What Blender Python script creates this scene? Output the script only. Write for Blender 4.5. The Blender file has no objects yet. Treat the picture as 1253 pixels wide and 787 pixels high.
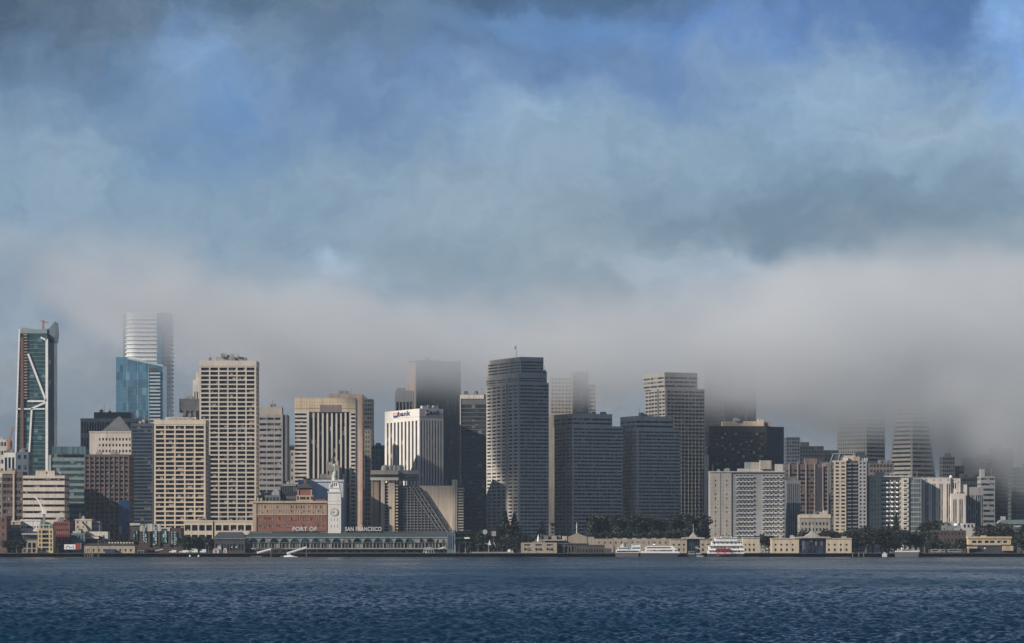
import bpy, math, random
from mathutils import Vector, Matrix, noise
R = random.Random(7)
S = bpy.context.scene
COL = S.collection
K = 4154.0          # focal length in photo pixels
HZ = 666.0          # photo row of the eye level
EYE = 10.0          # eye height above the water, metres
G = 3.0             # quay / street level
AZ, EL = math.radians(62), math.radians(27)   # sun: behind the viewer, round to the south-east
SUNDIR = Vector((-math.sin(AZ)*math.cos(EL), -math.cos(AZ)*math.cos(EL), math.sin(EL)))

def wx(x, D): return (x-626.5)*D/K
def wz(y, D): return EYE+(HZ-y)*D/K
def lin(c):
    return tuple(((v/255)/12.92 if v/255 <= .04045 else ((v/255+.055)/1.055)**2.4) for v in c)

# ------------------------------------------------------------------ materials
MATS = {}
def newmat(name):
    m = bpy.data.materials.new(name); m.use_nodes = True
    nt = m.node_tree
    return m, nt, nt.nodes['Principled BSDF']
def N(nt, kind, **kw):
    n = nt.nodes.new(kind)
    for k, v in kw.items(): setattr(n, k, v)
    return n
def ramp(nt, fac, stops):
    r = N(nt, 'ShaderNodeValToRGB')
    e = r.color_ramp.elements
    while len(e) < len(stops): e.new(.5)
    for i, (p, c) in enumerate(stops):
        e[i].position = p; e[i].color = (*c, 1) if len(c) == 3 else c
    nt.links.new(fac, r.inputs[0]); return r
def mixc(nt, fac, a, b, mode='MIX'):
    m = N(nt, 'ShaderNodeMix', data_type='RGBA', blend_type=mode)
    for inp, v in ((m.inputs[0], fac), (m.inputs[6], a), (m.inputs[7], b)):
        if hasattr(v, 'is_linked'): nt.links.new(v, inp)
        else: inp.default_value = v if not isinstance(v, tuple) else (*v, 1)
    return m.outputs[2]
def scaled(c, k): return tuple(min(1, v*k) for v in c)

def wall(c, var=.16, rough=.85, streak=.35, joints=None):
    """plaster / concrete / stone: blotches, rain streaks, optional panel joints (width, height in metres)"""
    key = ('w', c, var, rough, streak, joints)
    if key in MATS: return MATS[key]
    m, nt, b = newmat('facade_stone'); L = nt.links
    geo = N(nt, 'ShaderNodeNewGeometry')
    n1 = N(nt, 'ShaderNodeTexNoise'); n1.inputs['Scale'].default_value = .09; n1.inputs['Detail'].default_value = 6
    L.new(geo.outputs['Position'], n1.inputs['Vector'])
    mp = N(nt, 'ShaderNodeMapping'); mp.inputs['Scale'].default_value = (.9, .9, .03)
    L.new(geo.outputs['Position'], mp.inputs['Vector'])
    n2 = N(nt, 'ShaderNodeTexNoise'); n2.inputs['Scale'].default_value = 1.0; n2.inputs['Detail'].default_value = 4
    L.new(mp.outputs[0], n2.inputs['Vector'])
    base = ramp(nt, n1.outputs[0], [(.3, scaled(c, 1-var)), (.7, scaled(c, 1+var*.7))])
    dirt = ramp(nt, n2.outputs[0], [(.45, (1, 1, 1)), (.75, (1-streak,)*3)])
    out = mixc(nt, 1.0, base.outputs[0], dirt.outputs[0], 'MULTIPLY')
    if joints:
        br = N(nt, 'ShaderNodeTexBrick', offset=0.0)
        sep = N(nt, 'ShaderNodeSeparateXYZ'); cmb = N(nt, 'ShaderNodeCombineXYZ')
        add = N(nt, 'ShaderNodeMath', operation='ADD')
        L.new(geo.outputs['Position'], sep.inputs[0])
        L.new(sep.outputs[0], add.inputs[0]); L.new(sep.outputs[1], add.inputs[1])
        L.new(add.outputs[0], cmb.inputs[0]); L.new(sep.outputs[2], cmb.inputs[1])
        L.new(cmb.outputs[0], br.inputs['Vector'])
        br.inputs['Scale'].default_value = 1; br.inputs['Brick Width'].default_value = joints[0]
        br.inputs['Row Height'].default_value = joints[1]; br.inputs['Mortar Size'].default_value = .12
        br.inputs['Color1'].default_value = (1, 1, 1, 1); br.inputs['Color2'].default_value = (.93, .93, .93, 1)
        br.inputs['Mortar'].default_value = (.6, .6, .6, 1)
        out = mixc(nt, 1.0, out, br.outputs[0], 'MULTIPLY')
    L.new(out, b.inputs['Base Color']); b.inputs['Roughness'].default_value = rough
    MATS[key] = m; return m

def glass(c=(.02, .025, .03), rough=.12, metal=0.0, blinds=.10, cell=(3.0, 3.6), bc=(.22, .21, .19)):
    """window glass: most panes dark, some with drawn blinds behind them, each pane its own tone"""
    key = ('g', c, rough, metal, blinds, cell, bc)
    if key in MATS: return MATS[key]
    m, nt, b = newmat('window_glass'); L = nt.links
    geo = N(nt, 'ShaderNodeNewGeometry')
    sep = N(nt, 'ShaderNodeSeparateXYZ'); L.new(geo.outputs['Position'], sep.inputs[0])
    add = N(nt, 'ShaderNodeMath', operation='MULTIPLY_ADD'); add.inputs[1].default_value = .73
    L.new(sep.outputs[1], add.inputs[0]); L.new(sep.outputs[0], add.inputs[2])
    def flo(o, s):
        a = N(nt, 'ShaderNodeMath', operation='DIVIDE'); a.inputs[1].default_value = s; L.new(o, a.inputs[0])
        f = N(nt, 'ShaderNodeMath', operation='FLOOR'); L.new(a.outputs[0], f.inputs[0]); return f.outputs[0]
    cmb = N(nt, 'ShaderNodeCombineXYZ')
    L.new(flo(add.outputs[0], cell[0]), cmb.inputs[0]); L.new(flo(sep.outputs[2], cell[1]), cmb.inputs[1])
    oi = N(nt, 'ShaderNodeObjectInfo'); L.new(oi.outputs['Random'], cmb.inputs[2])
    wn = N(nt, 'ShaderNodeTexWhiteNoise', noise_dimensions='3D'); L.new(cmb.outputs[0], wn.inputs['Vector'])
    e = .97-blinds; lo, hi = (.3, 3.2) if max(c) < .05 else (.72, 1.3)
    r = ramp(nt, wn.outputs['Value'], [(0, scaled(c, lo)), (e*.6, scaled(c, 1.1)), (e, scaled(c, hi)), (min(.995, e+.02), bc), (1, scaled(bc, 1.4))])
    L.new(r.outputs[0], b.inputs['Base Color'])
    b.inputs['Roughness'].default_value = rough; b.inputs['Metallic'].default_value = metal; b.inputs['Specular IOR Level'].default_value = .22
    # panes are never perfectly flat: a little waviness breaks the reflection up
    nz = N(nt, 'ShaderNodeTexNoise'); nz.inputs['Scale'].default_value = .25
    L.new(geo.outputs['Position'], nz.inputs['Vector'])
    bp = N(nt, 'ShaderNodeBump'); bp.inputs['Strength'].default_value = .12; bp.inputs['Distance'].default_value = .4
    L.new(nz.outputs[0], bp.inputs['Height']); L.new(bp.outputs[0], b.inputs['Normal'])
    MATS[key] = m; return m

def paint(c, rough=.5, metal=0.0, var=.1):
    key = ('p', c, rough, metal, var)
    if key in MATS: return MATS[key]
    m, nt, b = newmat('painted_metal'); L = nt.links
    geo = N(nt, 'ShaderNodeNewGeometry')
    n1 = N(nt, 'ShaderNodeTexNoise'); n1.inputs['Scale'].default_value = .5; n1.inputs['Detail'].default_value = 5
    L.new(geo.outputs['Position'], n1.inputs['Vector'])
    r = ramp(nt, n1.outputs[0], [(.3, scaled(c, 1-var)), (.7, scaled(c, 1+var))])
    L.new(r.outputs[0], b.inputs['Base Color'])
    b.inputs['Roughness'].default_value = rough; b.inputs['Metallic'].default_value = metal
    MATS[key] = m; return m

def brick(c1, c2, mortar, w=.9, h=.35):
    key = ('b', c1, c2)
    if key in MATS: return MATS[key]
    m, nt, b = newmat('brickwork'); L = nt.links
    geo = N(nt, 'ShaderNodeNewGeometry'); sep = N(nt, 'ShaderNodeSeparateXYZ'); cmb = N(nt, 'ShaderNodeCombineXYZ')
    add = N(nt, 'ShaderNodeMath', operation='ADD')
    L.new(geo.outputs['Position'], sep.inputs[0]); L.new(sep.outputs[0], add.inputs[0]); L.new(sep.outputs[1], add.inputs[1])
    L.new(add.outputs[0], cmb.inputs[0]); L.new(sep.outputs[2], cmb.inputs[1])
    br = N(nt, 'ShaderNodeTexBrick'); L.new(cmb.outputs[0], br.inputs['Vector'])
    br.inputs['Scale'].default_value = 1; br.inputs['Brick Width'].default_value = w; br.inputs['Row Height'].default_value = h
    br.inputs['Mortar Size'].default_value = .03
    br.inputs['Color1'].default_value = (*c1, 1); br.inputs['Color2'].default_value = (*c2, 1); br.inputs['Mortar'].default_value = (*mortar, 1)
    n1 = N(nt, 'ShaderNodeTexNoise'); n1.inputs['Scale'].default_value = .15; n1.inputs['Detail'].default_value = 5
    L.new(geo.outputs['Position'], n1.inputs['Vector'])
    r = ramp(nt, n1.outputs[0], [(.3, (.7, .7, .7)), (.7, (1.1, 1.1, 1.1))])
    L.new(mixc(nt, 1.0, br.outputs[0], r.outputs[0], 'MULTIPLY'), b.inputs['Base Color'])
    b.inputs['Roughness'].default_value = .9
    MATS[key] = m; return m

# ------------------------------------------------------------------ mesh collector and objects
class MB:
    def __init__(s): s.v = []; s.f = []
    def quad(s, *p):
        n = len(s.v); s.v += [tuple(q) for q in p]; s.f.append(tuple(range(n, n+len(p)))); return s
    def box(s, x0, x1, y0, y1, z0, z1):
        n = len(s.v)
        s.v += [(x, y, z) for z in (z0, z1) for x, y in ((x0, y0), (x1, y0), (x1, y1), (x0, y1))]
        s.f += [tuple(n+i for i in q) for q in ((0, 3, 2, 1), (4, 5, 6, 7), (0, 1, 5, 4), (1, 2, 6, 5), (2, 3, 7, 6), (3, 0, 4, 7))]
        return s
    def prism(s, poly, z0, z1, top=None):
        """upright prism over an xy polygon; top: another polygon of as many points"""
        top = top or poly; n = len(s.v); k = len(poly)
        s.v += [(x, y, z0) for x, y in poly]+[(x, y, z1) for x, y in top]
        s.f += [tuple(range(n+k-1, n-1, -1)), tuple(range(n+k, n+2*k))]
        s.f += [(n+i, n+(i+1) % k, n+k+(i+1) % k, n+k+i) for i in range(k)]
        return s
    def extr(s, poly, y0, y1):
        """polygon in x,z pushed from y0 to y1"""
        n = len(s.v); k = len(poly)
        s.v += [(x, y0, z) for x, z in poly]+[(x, y1, z) for x, z in poly]
        s.f += [tuple(range(n, n+k)), tuple(range(n+2*k-1, n+k-1, -1))]
        s.f += [(n+i, n+k+i, n+k+(i+1) % k, n+(i+1) % k) for i in range(k)]
        return s
    def bar(s, a, b, w, d=None):
        """square bar from point a to point b"""
        a, b = Vector(a), Vector(b); d = d or w
        t = (b-a).normalized(); up = Vector((0, 1, 0)) if abs(t.y) < .9 else Vector((0, 0, 1))
        u = t.cross(up).normalized()*w/2; q = t.cross(u).normalized()*d/2
        n = len(s.v)
        for p in (a, b): s.v += [tuple(p-u-q), tuple(p+u-q), tuple(p+u+q), tuple(p-u+q)]
        s.f += [tuple(n+i for i in f) for f in ((0, 3, 2, 1), (4, 5, 6, 7), (0, 1, 5, 4), (1, 2, 6, 5), (2, 3, 7, 6), (3, 0, 4, 7))]
        return s
    def lathe(s, prof, cx=0, cy=0, k=16):
        """profile of (radius, z) turned round a vertical axis"""
        n = len(s.v)
        for r, z in prof:
            s.v += [(cx+r*math.cos(2*math.pi*i/k), cy+r*math.sin(2*math.pi*i/k), z) for i in range(k)]
        for j in range(len(prof)-1):
            s.f += [(n+j*k+i, n+j*k+(i+1) % k, n+(j+1)*k+(i+1) % k, n+(j+1)*k+i) for i in range(k)]
        s.f += [tuple(n+i for i in range(k-1, -1, -1)), tuple(n+(len(prof)-1)*k+i for i in range(k))]
        return s
    def mesh(s, name, mat=None):
        me = bpy.data.meshes.new(name); me.from_pydata(s.v, [], s.f)
        if mat: me.materials.append(mat)
        return me
    def build(s, name, mat, parent=None, loc=None, kind=None):
        return put(name, s.mesh(name, mat), parent, loc, kind)

def put(name, me, parent=None, loc=None, kind=None):
    o = bpy.data.objects.new(name, me); COL.objects.link(o)
    if parent is not None: o.parent = parent
    if loc is not None: o.location = loc
    if kind: o['kind'] = kind
    return o
def tag(o, label=None, cat=None, group=None, kind=None):
    for k, v in (('label', label), ('category', cat), ('group', group), ('kind', kind)):
        if v: o[k] = v
    return o
def thing(name, label, cat, loc, rz=0, group=None):
    o = bpy.data.objects.new(name, None); COL.objects.link(o)
    o.location = loc; o.rotation_euler = (0, 0, rz); o.empty_display_size = 5
    return tag(o, label, cat, group)
def dup(root, loc, rz=0, sc=1.0, label=None, group=None):
    c = root.copy(); COL.objects.link(c); c.location = loc; c.rotation_euler = (0, 0, rz)
    c.scale = (sc, sc, sc) if not isinstance(sc, tuple) else sc
    if label: c['label'] = label
    if group: c['group'] = group
    for ch in list(root.children):
        d = ch.copy(); COL.objects.link(d); d.parent = c
        for g in ch.children:
            e = g.copy(); COL.objects.link(e); e.parent = d
    return c
def lettering(name, text, size, mat, parent, loc, depth=.15, rz=0, squeeze=1.0):
    cu = bpy.data.curves.new(name, 'FONT'); cu.body = text; cu.size = size; cu.extrude = depth
    cu.align_x = 'CENTER'; cu.space_character = 1.08; cu.offset = .02*size
    t = bpy.data.objects.new('temporary_text', cu); COL.objects.link(t)
    bpy.context.view_layer.update()
    me = bpy.data.meshes.new_from_object(t.evaluated_get(bpy.context.evaluated_depsgraph_get()))
    bpy.data.objects.remove(t)
    me.materials.clear(); me.materials.append(mat); me.name = name
    o = put(name, me, parent, loc); o.rotation_euler = (math.pi/2, 0, rz); o.scale = (squeeze, 1, 1)
    return o

# ------------------------------------------------------------------ towers
def spans(a, b, n, frac):
    p = (b-a)/n
    return [(a+p*(i+.5-frac/2), a+p*(i+.5+frac/2)) for i in range(n)]
def rows(z0, z1, n, frac):
    return spans(z0, z1, n, frac)

class B:
    """a building: an Empty at the near corner of its base; local x runs along its front, y back along its side"""
    def __init__(s, name, label, xl, xc, xr, ytop, D, th=0, dep=28, cat='office tower', group=None, zg=G):
        s.D, s.th, s.zg = D, math.radians(th), zg
        s.X = wx(xc, D); s.sc = D/K
        s.h = wz(ytop, D)-zg
        c, n = math.cos(s.th), math.sin(s.th)
        def run(px, dx, dy):
            k = (px-626.5)/K
            return (k*D-s.X)/(dx-k*dy)
        s.b = run(xr, c, n)
        s.a = run(xl, -n, c) if abs(th) > 1 and xl != xc else dep
        s.root = thing(name, label, cat, (s.X, D, zg), s.th, group)
        s.cache = {}; s.count = {}; s.extra = {}
    def u(s, px): return (px-626.5)*s.D/K-s.X if s.th == 0 else None
    def z(s, y): return wz(y, s.D)-s.zg
    def ux(s, px, off=0):
        """local x of photo column px on the plane y = off"""
        c, n = math.cos(s.th), math.sin(s.th); k = (px-626.5)/K
        x0, d0 = s.X-n*off, s.D+c*off
        return (k*d0-x0)/(c-k*n)
    def part(s, name, mb, mat, parent=None, loc=None, kind=None):
        return mb.build(name, mat, parent or s.root, loc, kind)
    def box(s, name, mat, x0, x1, y0, y1, z0, z1, parent=None):
        return s.part(name, MB().box(x0, x1, y0, y1, z0, z1), mat, parent)
    def pbox(s, name, mat, xa, xb, yt, yb, d0, d1, parent=None):
        """box given by photo columns and rows on the plane d0 behind the front"""
        D = s.D+d0
        return s.box(name, mat, s.ux(xa, d0), s.ux(xb, d0), d0, d1, wz(yb, D)-s.zg, wz(yt, D)-s.zg, parent)
    def many(s, name, key, mbf, mat, locs, parent=None):
        """copies of one small part; past 100 on one building the rest is one object of kind stuff"""
        me = s.cache.get((name, key, mat.name))
        if me is None: me = s.cache[(name, key, mat.name)] = mbf().mesh(name, mat)
        for l in locs:
            k = s.count.get(name, 0)
            if k < 100:
                put(name, me, parent or s.root, l); s.count[name] = k+1
            else: s.extra.setdefault((name, mat), []).append((me, l))
    def done(s):
        if getattr(s, 'flat', 0) and not getattr(s, 'clut', 0) and s.b > 9 and s.D < 3290: s.clutter(int(s.X*7+s.D), 3, 1, x0=1)
        for (name, mat), lst in s.extra.items():
            mb = MB()
            for me, l in lst:
                n = len(mb.v)
                mb.v += [tuple(Vector(v.co)+Vector(l)) for v in me.vertices]
                mb.f += [tuple(n+i for i in p.vertices) for p in me.polygons]
            s.part(name, mb, mat, kind='stuff')
        return s
    def tier(s, x0, x1, y0, y1, z0, z1, F=None, L=None, Rr=None, rw=None, mode='each', wm=None, gm=None, rec=.4, wname=None, name='wall', roof=True):
        """one prism of walls with real openings. F, L, Rr: spans of openings along front, left and right walls; rw: their height spans.
        mode each: every window its own part; ring: one band per storey; slot: one strip per opening"""
        mb = MB(); W, Dp = x1-x0, y1-y0
        faces = {'F': (F, W, lambda u, d, z: (x0+u, y0+d, z)),
                 'L': (L, Dp, lambda u, d, z: (x0+d, y0+u, z)),
                 'R': (Rr, Dp, lambda u, d, z: (x1-d, y0+u, z))}
        wins = []
        for k, (cols, wid, P) in faces.items():
            if not cols or not rw:
                mb.quad(P(0, 0, z0), P(wid, 0, z0), P(wid, 0, z1), P(0, 0, z1)); continue
            zz = z0
            for j, (a, b) in enumerate(rw):
                mb.quad(P(0, 0, zz), P(wid, 0, zz), P(wid, 0, a), P(0, 0, a)); zz = b
                uu = 0
                for i, (c, d) in enumerate(cols):
                    mb.quad(P(uu, 0, a), P(c, 0, a), P(c, 0, b), P(uu, 0, b)); uu = d
                    for p, q in (((c, a), (d, a)), ((d, a), (d, b)), ((d, b), (c, b)), ((c, b), (c, a))):
                        mb.quad(P(p[0], 0, p[1]), P(q[0], 0, q[1]), P(q[0], rec, q[1]), P(p[0], rec, p[1]))
                    wins.append((k, j, i, c, d, a, b))
                mb.quad(P(uu, 0, a), P(wid, 0, a), P(wid, 0, b), P(uu, 0, b))
            mb.quad(P(0, 0, zz), P(wid, 0, zz), P(wid, 0, z1), P(0, 0, z1))
        mb.quad((x0, y1, z0), (x1, y1, z0), (x1, y1, z1), (x0, y1, z1))
        if roof: mb.quad((x0, y0, z1), (x1, y0, z1), (x1, y1, z1), (x0, y1, z1))
        w = s.part(name, mb, wm)
        e = .06
        def pane(m, k, c, d, a, b, base=0):
            P = faces[k][2]
            p, q = P(c-e, rec, a-e-base), P(d+e, rec+.15, b+e-base)
            m.box(min(p[0], q[0]), max(p[0], q[0]), min(p[1], q[1]), max(p[1], q[1]), p[2], q[2])
        if mode == 'ring':
            wname = wname or 'window_band'
            by = {}
            for t in wins: by.setdefault(t[1], []).append(t)
            for j, lst in by.items():
                a = rw[j][0]
                def mk(lst=lst, a=a):
                    m = MB()
                    for k, _, _, c, d, za, zb in lst: pane(m, k, c, d, za, zb, a)
                    return m
                s.many(wname, (x0, x1, y0, round(rw[j][1]-a, 2), len(lst)), mk, gm, [(0, 0, a)])
        else:
            wname = wname or ('window_strip' if mode == 'slot' else 'window')
            if len(wins) > 100: wins.sort(key=lambda t: -(t[4]-t[3])*(t[6]-t[5])*(1 if t[0] == 'F' else .5))
            for k, j, i, c, d, a, b in wins:
                P = faces[k][2]; p = P(c, 0, a)
                def mk(k=k, c=c, d=d, a=a, b=b, p=p):
                    m = MB(); pane(m, k, c, d, a, b)
                    m.v = [(v[0]-p[0], v[1]-p[1], v[2]-p[2]) for v in m.v]; return m
                s.many(wname, (k, round(d-c, 2), round(b-a, 2), rec), mk, gm, [p])
        return w
    def full(s, nF, fF, nS, fS, nfl, ffl, mode, wm, gm, top=0, bot=6, mg=.04, mgs=None, rec=.4, x0=0, x1=None, y0=0, y1=None, z0=0, z1=None, name='wall', wname=None):
        """a whole regular tower; top, bot: blank heights over and under the windows"""
        x1 = s.b if x1 is None else x1; y1 = s.a if y1 is None else y1; z1 = s.h if z1 is None else z1; s.flat = True
        W, Dp = x1-x0, y1-y0; mgs = mg if mgs is None else mgs
        if mode == 'ring': fF, fS = max(fF, .69), max(fS, .69)
        F = spans(W*mg, W*(1-mg), nF, fF) if nF else None
        Sd = spans(Dp*mgs, Dp*(1-mgs), nS, fS) if nS else None
        return s.tier(x0, x1, y0, y1, z0, z1, F, Sd, Sd, rows(z0+bot, z1-top, nfl, ffl), mode, wm, gm, rec, wname, name)
    def parapet(s, mat, over=.35, h=1.2, x0=0, x1=None, y0=0, y1=None, z=None):
        x1 = s.b if x1 is None else x1; y1 = s.a if y1 is None else y1; z = s.h if z is None else z
        m = MB(); o = over; t = .5
        m.box(x0-o, x1+o, y0-o, y0-o+t, z-h*.3, z+h*.7); m.box(x0-o, x1+o, y1+o-t, y1+o, z-h*.3, z+h*.7)
        m.box(x0-o, x0-o+t, y0-o+t, y1+o-t, z-h*.3, z+h*.7); m.box(x1+o-t, x1+o, y0-o+t, y1+o-t, z-h*.3, z+h*.7)
        return s.part('parapet', m, mat)
    def clutter(s, seed, n=4, mast=1, z=None, x0=None, x1=None, big=5):
        r = random.Random(seed); z = s.h if z is None else z; s.clut = True
        x0 = 2 if x0 is None else x0; x1 = s.b-2 if x1 is None else x1
        for i in range(n):
            w, d, h = r.uniform(2, big), r.uniform(2, 5), r.uniform(1.4, 3.2)
            x = r.uniform(x0, max(x0+.1, x1-w)); y = r.uniform(2, 7)
            g = r.uniform(.12, .4)
            s.part('roof_unit', MB().box(x, x+w, y, y+d, z, z+h).box(x+.3, x+w-.3, y+.3, y+d-.3, z+h, z+h+.4), paint((g, g, g*1.02)))
        for i in range(mast):
            x, y, h = r.uniform(x0, x1), r.uniform(2, 8), r.uniform(4, 9)
            s.part('antenna', MB().lathe([(.22, z), (.16, z+h*.5), (.08, z+h)], x, y, 6).box(x-.8, x+.8, y-.05, y+.05, z+h*.7, z+h*.7+.15), paint((.3, .3, .32)))
# ------------------------------------------------------------------ render, camera, light
S.render.engine = 'CYCLES'
S.view_settings.view_transform = 'Standard'; S.view_settings.look = 'None'
S.view_settings.exposure = .35; S.view_settings.gamma = 1; S.view_settings.use_curve_mapping = False
S.cycles.use_denoising = True; S.cycles.max_bounces = 9; S.cycles.diffuse_bounces = 2; S.cycles.glossy_bounces = 2
S.cycles.volume_bounces = 3; S.cycles.use_adaptive_sampling = True; S.cycles.adaptive_threshold = .008
S.cycles.caustics_reflective = False; S.cycles.caustics_refractive = False
cam = bpy.data.cameras.new('camera'); co = bpy.data.objects.new('camera', cam); COL.objects.link(co)
co.location = (0, 0, EYE); co.rotation_euler = (math.pi/2, 0, 0)
cam.sensor_width = 36; cam.lens = 36*K/1253; cam.shift_y = (HZ-393.5)/1253
cam.clip_start = 1; cam.clip_end = 60000
S.camera = co
sun = bpy.data.lights.new('sun', 'SUN'); so = bpy.data.objects.new('sun', sun); COL.objects.link(so)
sun.energy = 4.3; sun.angle = math.radians(.5); sun.color = (1.0, .90, .78)
so.rotation_euler = (-SUNDIR).to_track_quat('-Z', 'Y').to_euler(); so.location = (-200, -400, 300)

# ------------------------------------------------------------------ sky: a Nishita sky under broken low stratus
wd = bpy.data.worlds.new('World'); S.world = wd; wd.use_nodes = True
nt = wd.node_tree; L = nt.links
for n in list(nt.nodes): nt.nodes.remove(n)
outw = N(nt, 'ShaderNodeOutputWorld'); bg = N(nt, 'ShaderNodeBackground'); L.new(bg.outputs[0], outw.inputs[0])
SKYK = .1; EXPK = 2**-.35
bg.inputs['Strength'].default_value = SKYK
sky = N(nt, 'ShaderNodeTexSky', sky_type='NISHITA'); sky.sun_disc = False
sky.sun_elevation = EL; sky.sun_rotation = math.atan2(SUNDIR.x, SUNDIR.y); sky.altitude = 10
tc = N(nt, 'ShaderNodeTexCoord'); sp = N(nt, 'ShaderNodeSeparateXYZ'); L.new(tc.outputs['Generated'], sp.inputs[0])
def M(op, a, b=None, c=None):
    n = N(nt, 'ShaderNodeMath', operation=op)
    for i, v in enumerate((a, b, c)):
        if v is None: continue
        if hasattr(v, 'is_linked'): L.new(v, n.inputs[i])
        else: n.inputs[i].default_value = v
    return n.outputs[0]
azm = M('MULTIPLY', M('ARCTAN2', sp.outputs[0], sp.outputs[1]), 10)
elv = M('MULTIPLY', M('ARCSINE', sp.outputs[2]), 10)
cm = N(nt, 'ShaderNodeCombineXYZ'); L.new(azm, cm.inputs[0]); L.new(elv, cm.inputs[1])
def fbm(scale, detail, vec, rough=.5, off=0.0, stretch=(1, 1, 1)):
    mp = N(nt, 'ShaderNodeMapping'); mp.inputs['Location'].default_value = (off, off*.7, off*1.3); mp.inputs['Scale'].default_value = stretch
    L.new(vec, mp.inputs[0])
    t = N(nt, 'ShaderNodeTexNoise'); t.inputs['Scale'].default_value = scale; t.inputs['Detail'].default_value = detail; t.inputs['Roughness'].default_value = rough
    L.new(mp.outputs[0], t.inputs['Vector']); return t
def VM(op, a, b):
    n = N(nt, 'ShaderNodeVectorMath', operation=op)
    for i, v in enumerate((a, b)):
        if hasattr(v, 'is_linked'): L.new(v, n.inputs[i])
        else: n.inputs[i].default_value = v
    return n
w1 = fbm(1.6, 3, cm.outputs[0], off=3.1)
w2 = fbm(6.0, 5, cm.outputs[0], .6, off=8.4)
def centred(t, k): return VM('MULTIPLY', VM('SUBTRACT', t.outputs['Color'], (.5, .5, .5)).outputs[0], (k, k*.8, 0)).outputs[0]
wc = VM('ADD', VM('ADD', cm.outputs[0], centred(w1, .42)).outputs[0], centred(w2, .34)).outputs[0]
def ang(x, y): return ((x-626.5)/415.4, (HZ-y)/415.4)
# tone of the cloud deck by elevation
grad = [(666, (96, 110, 124)), (560, (116, 126, 138)), (450, (142, 149, 158)), (385, (150, 158, 168)), (320, (124, 146, 165)),
        (220, (125, 150, 172)), (120, (108, 138, 172)), (30, (80, 113, 150)), (-60, (74, 106, 142))]
tmax = ang(0, -60)[1]
wsp = N(nt, 'ShaderNodeSeparateXYZ'); L.new(wc, wsp.inputs[0])
gr = ramp(nt, M('DIVIDE', wsp.outputs[1], tmax), [(max(0, ang(0, y)[1]/tmax), lin(c)) for y, c in grad])
col = gr.outputs[0]
blobs = [  # where the deck is thin and blue, thick and slate, or catching the sun: column, row, half widths, tone, weight
    (60, 20, 350, 105, (66, 88, 108), .95), (430, 12, 250, 50, (62, 92, 120), .9), (520, 150, 330, 70, (86, 120, 164), .8),
    (760, 120, 190, 75, (84, 122, 172), .8), (1085, 40, 130, 105, (62, 108, 168), .85), (905, 28, 110, 40, (86, 134, 200), .75),
    (250, 84, 75, 58, (120, 156, 198), .8), (290, 125, 55, 40, (108, 148, 192), .6), (260, 185, 150, 40, (92, 132, 180), .7),
    (90, 240, 230, 90, (134, 158, 178), .85), (700, 28, 170, 26, (110, 150, 198), .7),
    (640, 150, 130, 50, (150, 174, 198), .8), (560, 262, 260, 75, (150, 168, 182), .9), (740, 190, 130, 60, (146, 168, 186), .75), (700, 330, 170, 50, (152, 167, 178), .8),
    (1000, 110, 110, 70, (146, 172, 196), .85), (1150, 165, 190, 55, (154, 174, 190), .9), (870, 200, 120, 60, (140, 162, 180), .7),
    (960, 280, 270, 55, (106, 130, 148), .85), (1200, 280, 120, 50, (112, 134, 150), .7), (600, 392, 170, 40, (98, 128, 150), .9), (470, 330, 110, 35, (118, 142, 158), .6),
    (150, 360, 230, 34, (108, 136, 162), .8), (860, 345, 110, 24, (172, 183, 196), .95), (1140, 385, 230, 48, (172, 176, 185), .9), (330, 400, 220, 42, (160, 166, 177), .9),
    (415, 322, 42, 20, (164, 186, 208), .8), (560, 430, 60, 34, (152, 160, 168), .7), (1245, 60, 46, 85, (138, 180, 232), .75), (380, 235, 130, 40, (132, 156, 176), .7)]
for x, y, rx, ry, c, w in blobs:
    a, e = ang(x, y)
    d = VM('MULTIPLY', VM('SUBTRACT', wc, (a, e, 0)).outputs[0], (415.4/rx, 415.4/ry, 0)).outputs[0]
    q = VM('DOT_PRODUCT', d, d).outputs['Value']
    f = M('MULTIPLY', M('EXPONENT', M('MULTIPLY', q, -1.0)), w)
    col = mixc(nt, f, col, lin(c))
mot = fbm(2.3, 6, wc, .6, off=4.4, stretch=(1, 1.35, 1)); mo2 = fbm(4.8, 6, wc, .62, off=7.7, stretch=(1, 1.3, 1))
mr = ramp(nt, mot.outputs[0], [(.42, (0, 0, 0)), (.72, (1, 1, 1))]); col = mixc(nt, M('MULTIPLY', mr.outputs[0], .34), col, lin((164, 178, 190)))
md = ramp(nt, mo2.outputs[0], [(.46, (0, 0, 0)), (.74, (1, 1, 1))]); col = mixc(nt, M('MULTIPLY', md.outputs[0], .28), col, lin((100, 124, 148)))
wisp = fbm(9.0, 7, wc, .66, off=1.7, stretch=(1, 1.4, 1))
wr = ramp(nt, wisp.outputs[0], [(.3, (.90, .92, .94)), (.5, (1, 1, 1)), (.72, (1.10, 1.08, 1.06))])
col = mixc(nt, .9, col, wr.outputs[0], 'MULTIPLY')
gm_ = N(nt, 'ShaderNodeGamma'); L.new(col, gm_.inputs[0]); gm_.inputs[1].default_value = 1.3; col = VM('MULTIPLY', gm_.outputs[0], (1.44, 1.41, 1.38)).outputs[0]
cloudcol = VM('MULTIPLY', col, (EXPK/SKYK,)*3).outputs[0]
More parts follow.
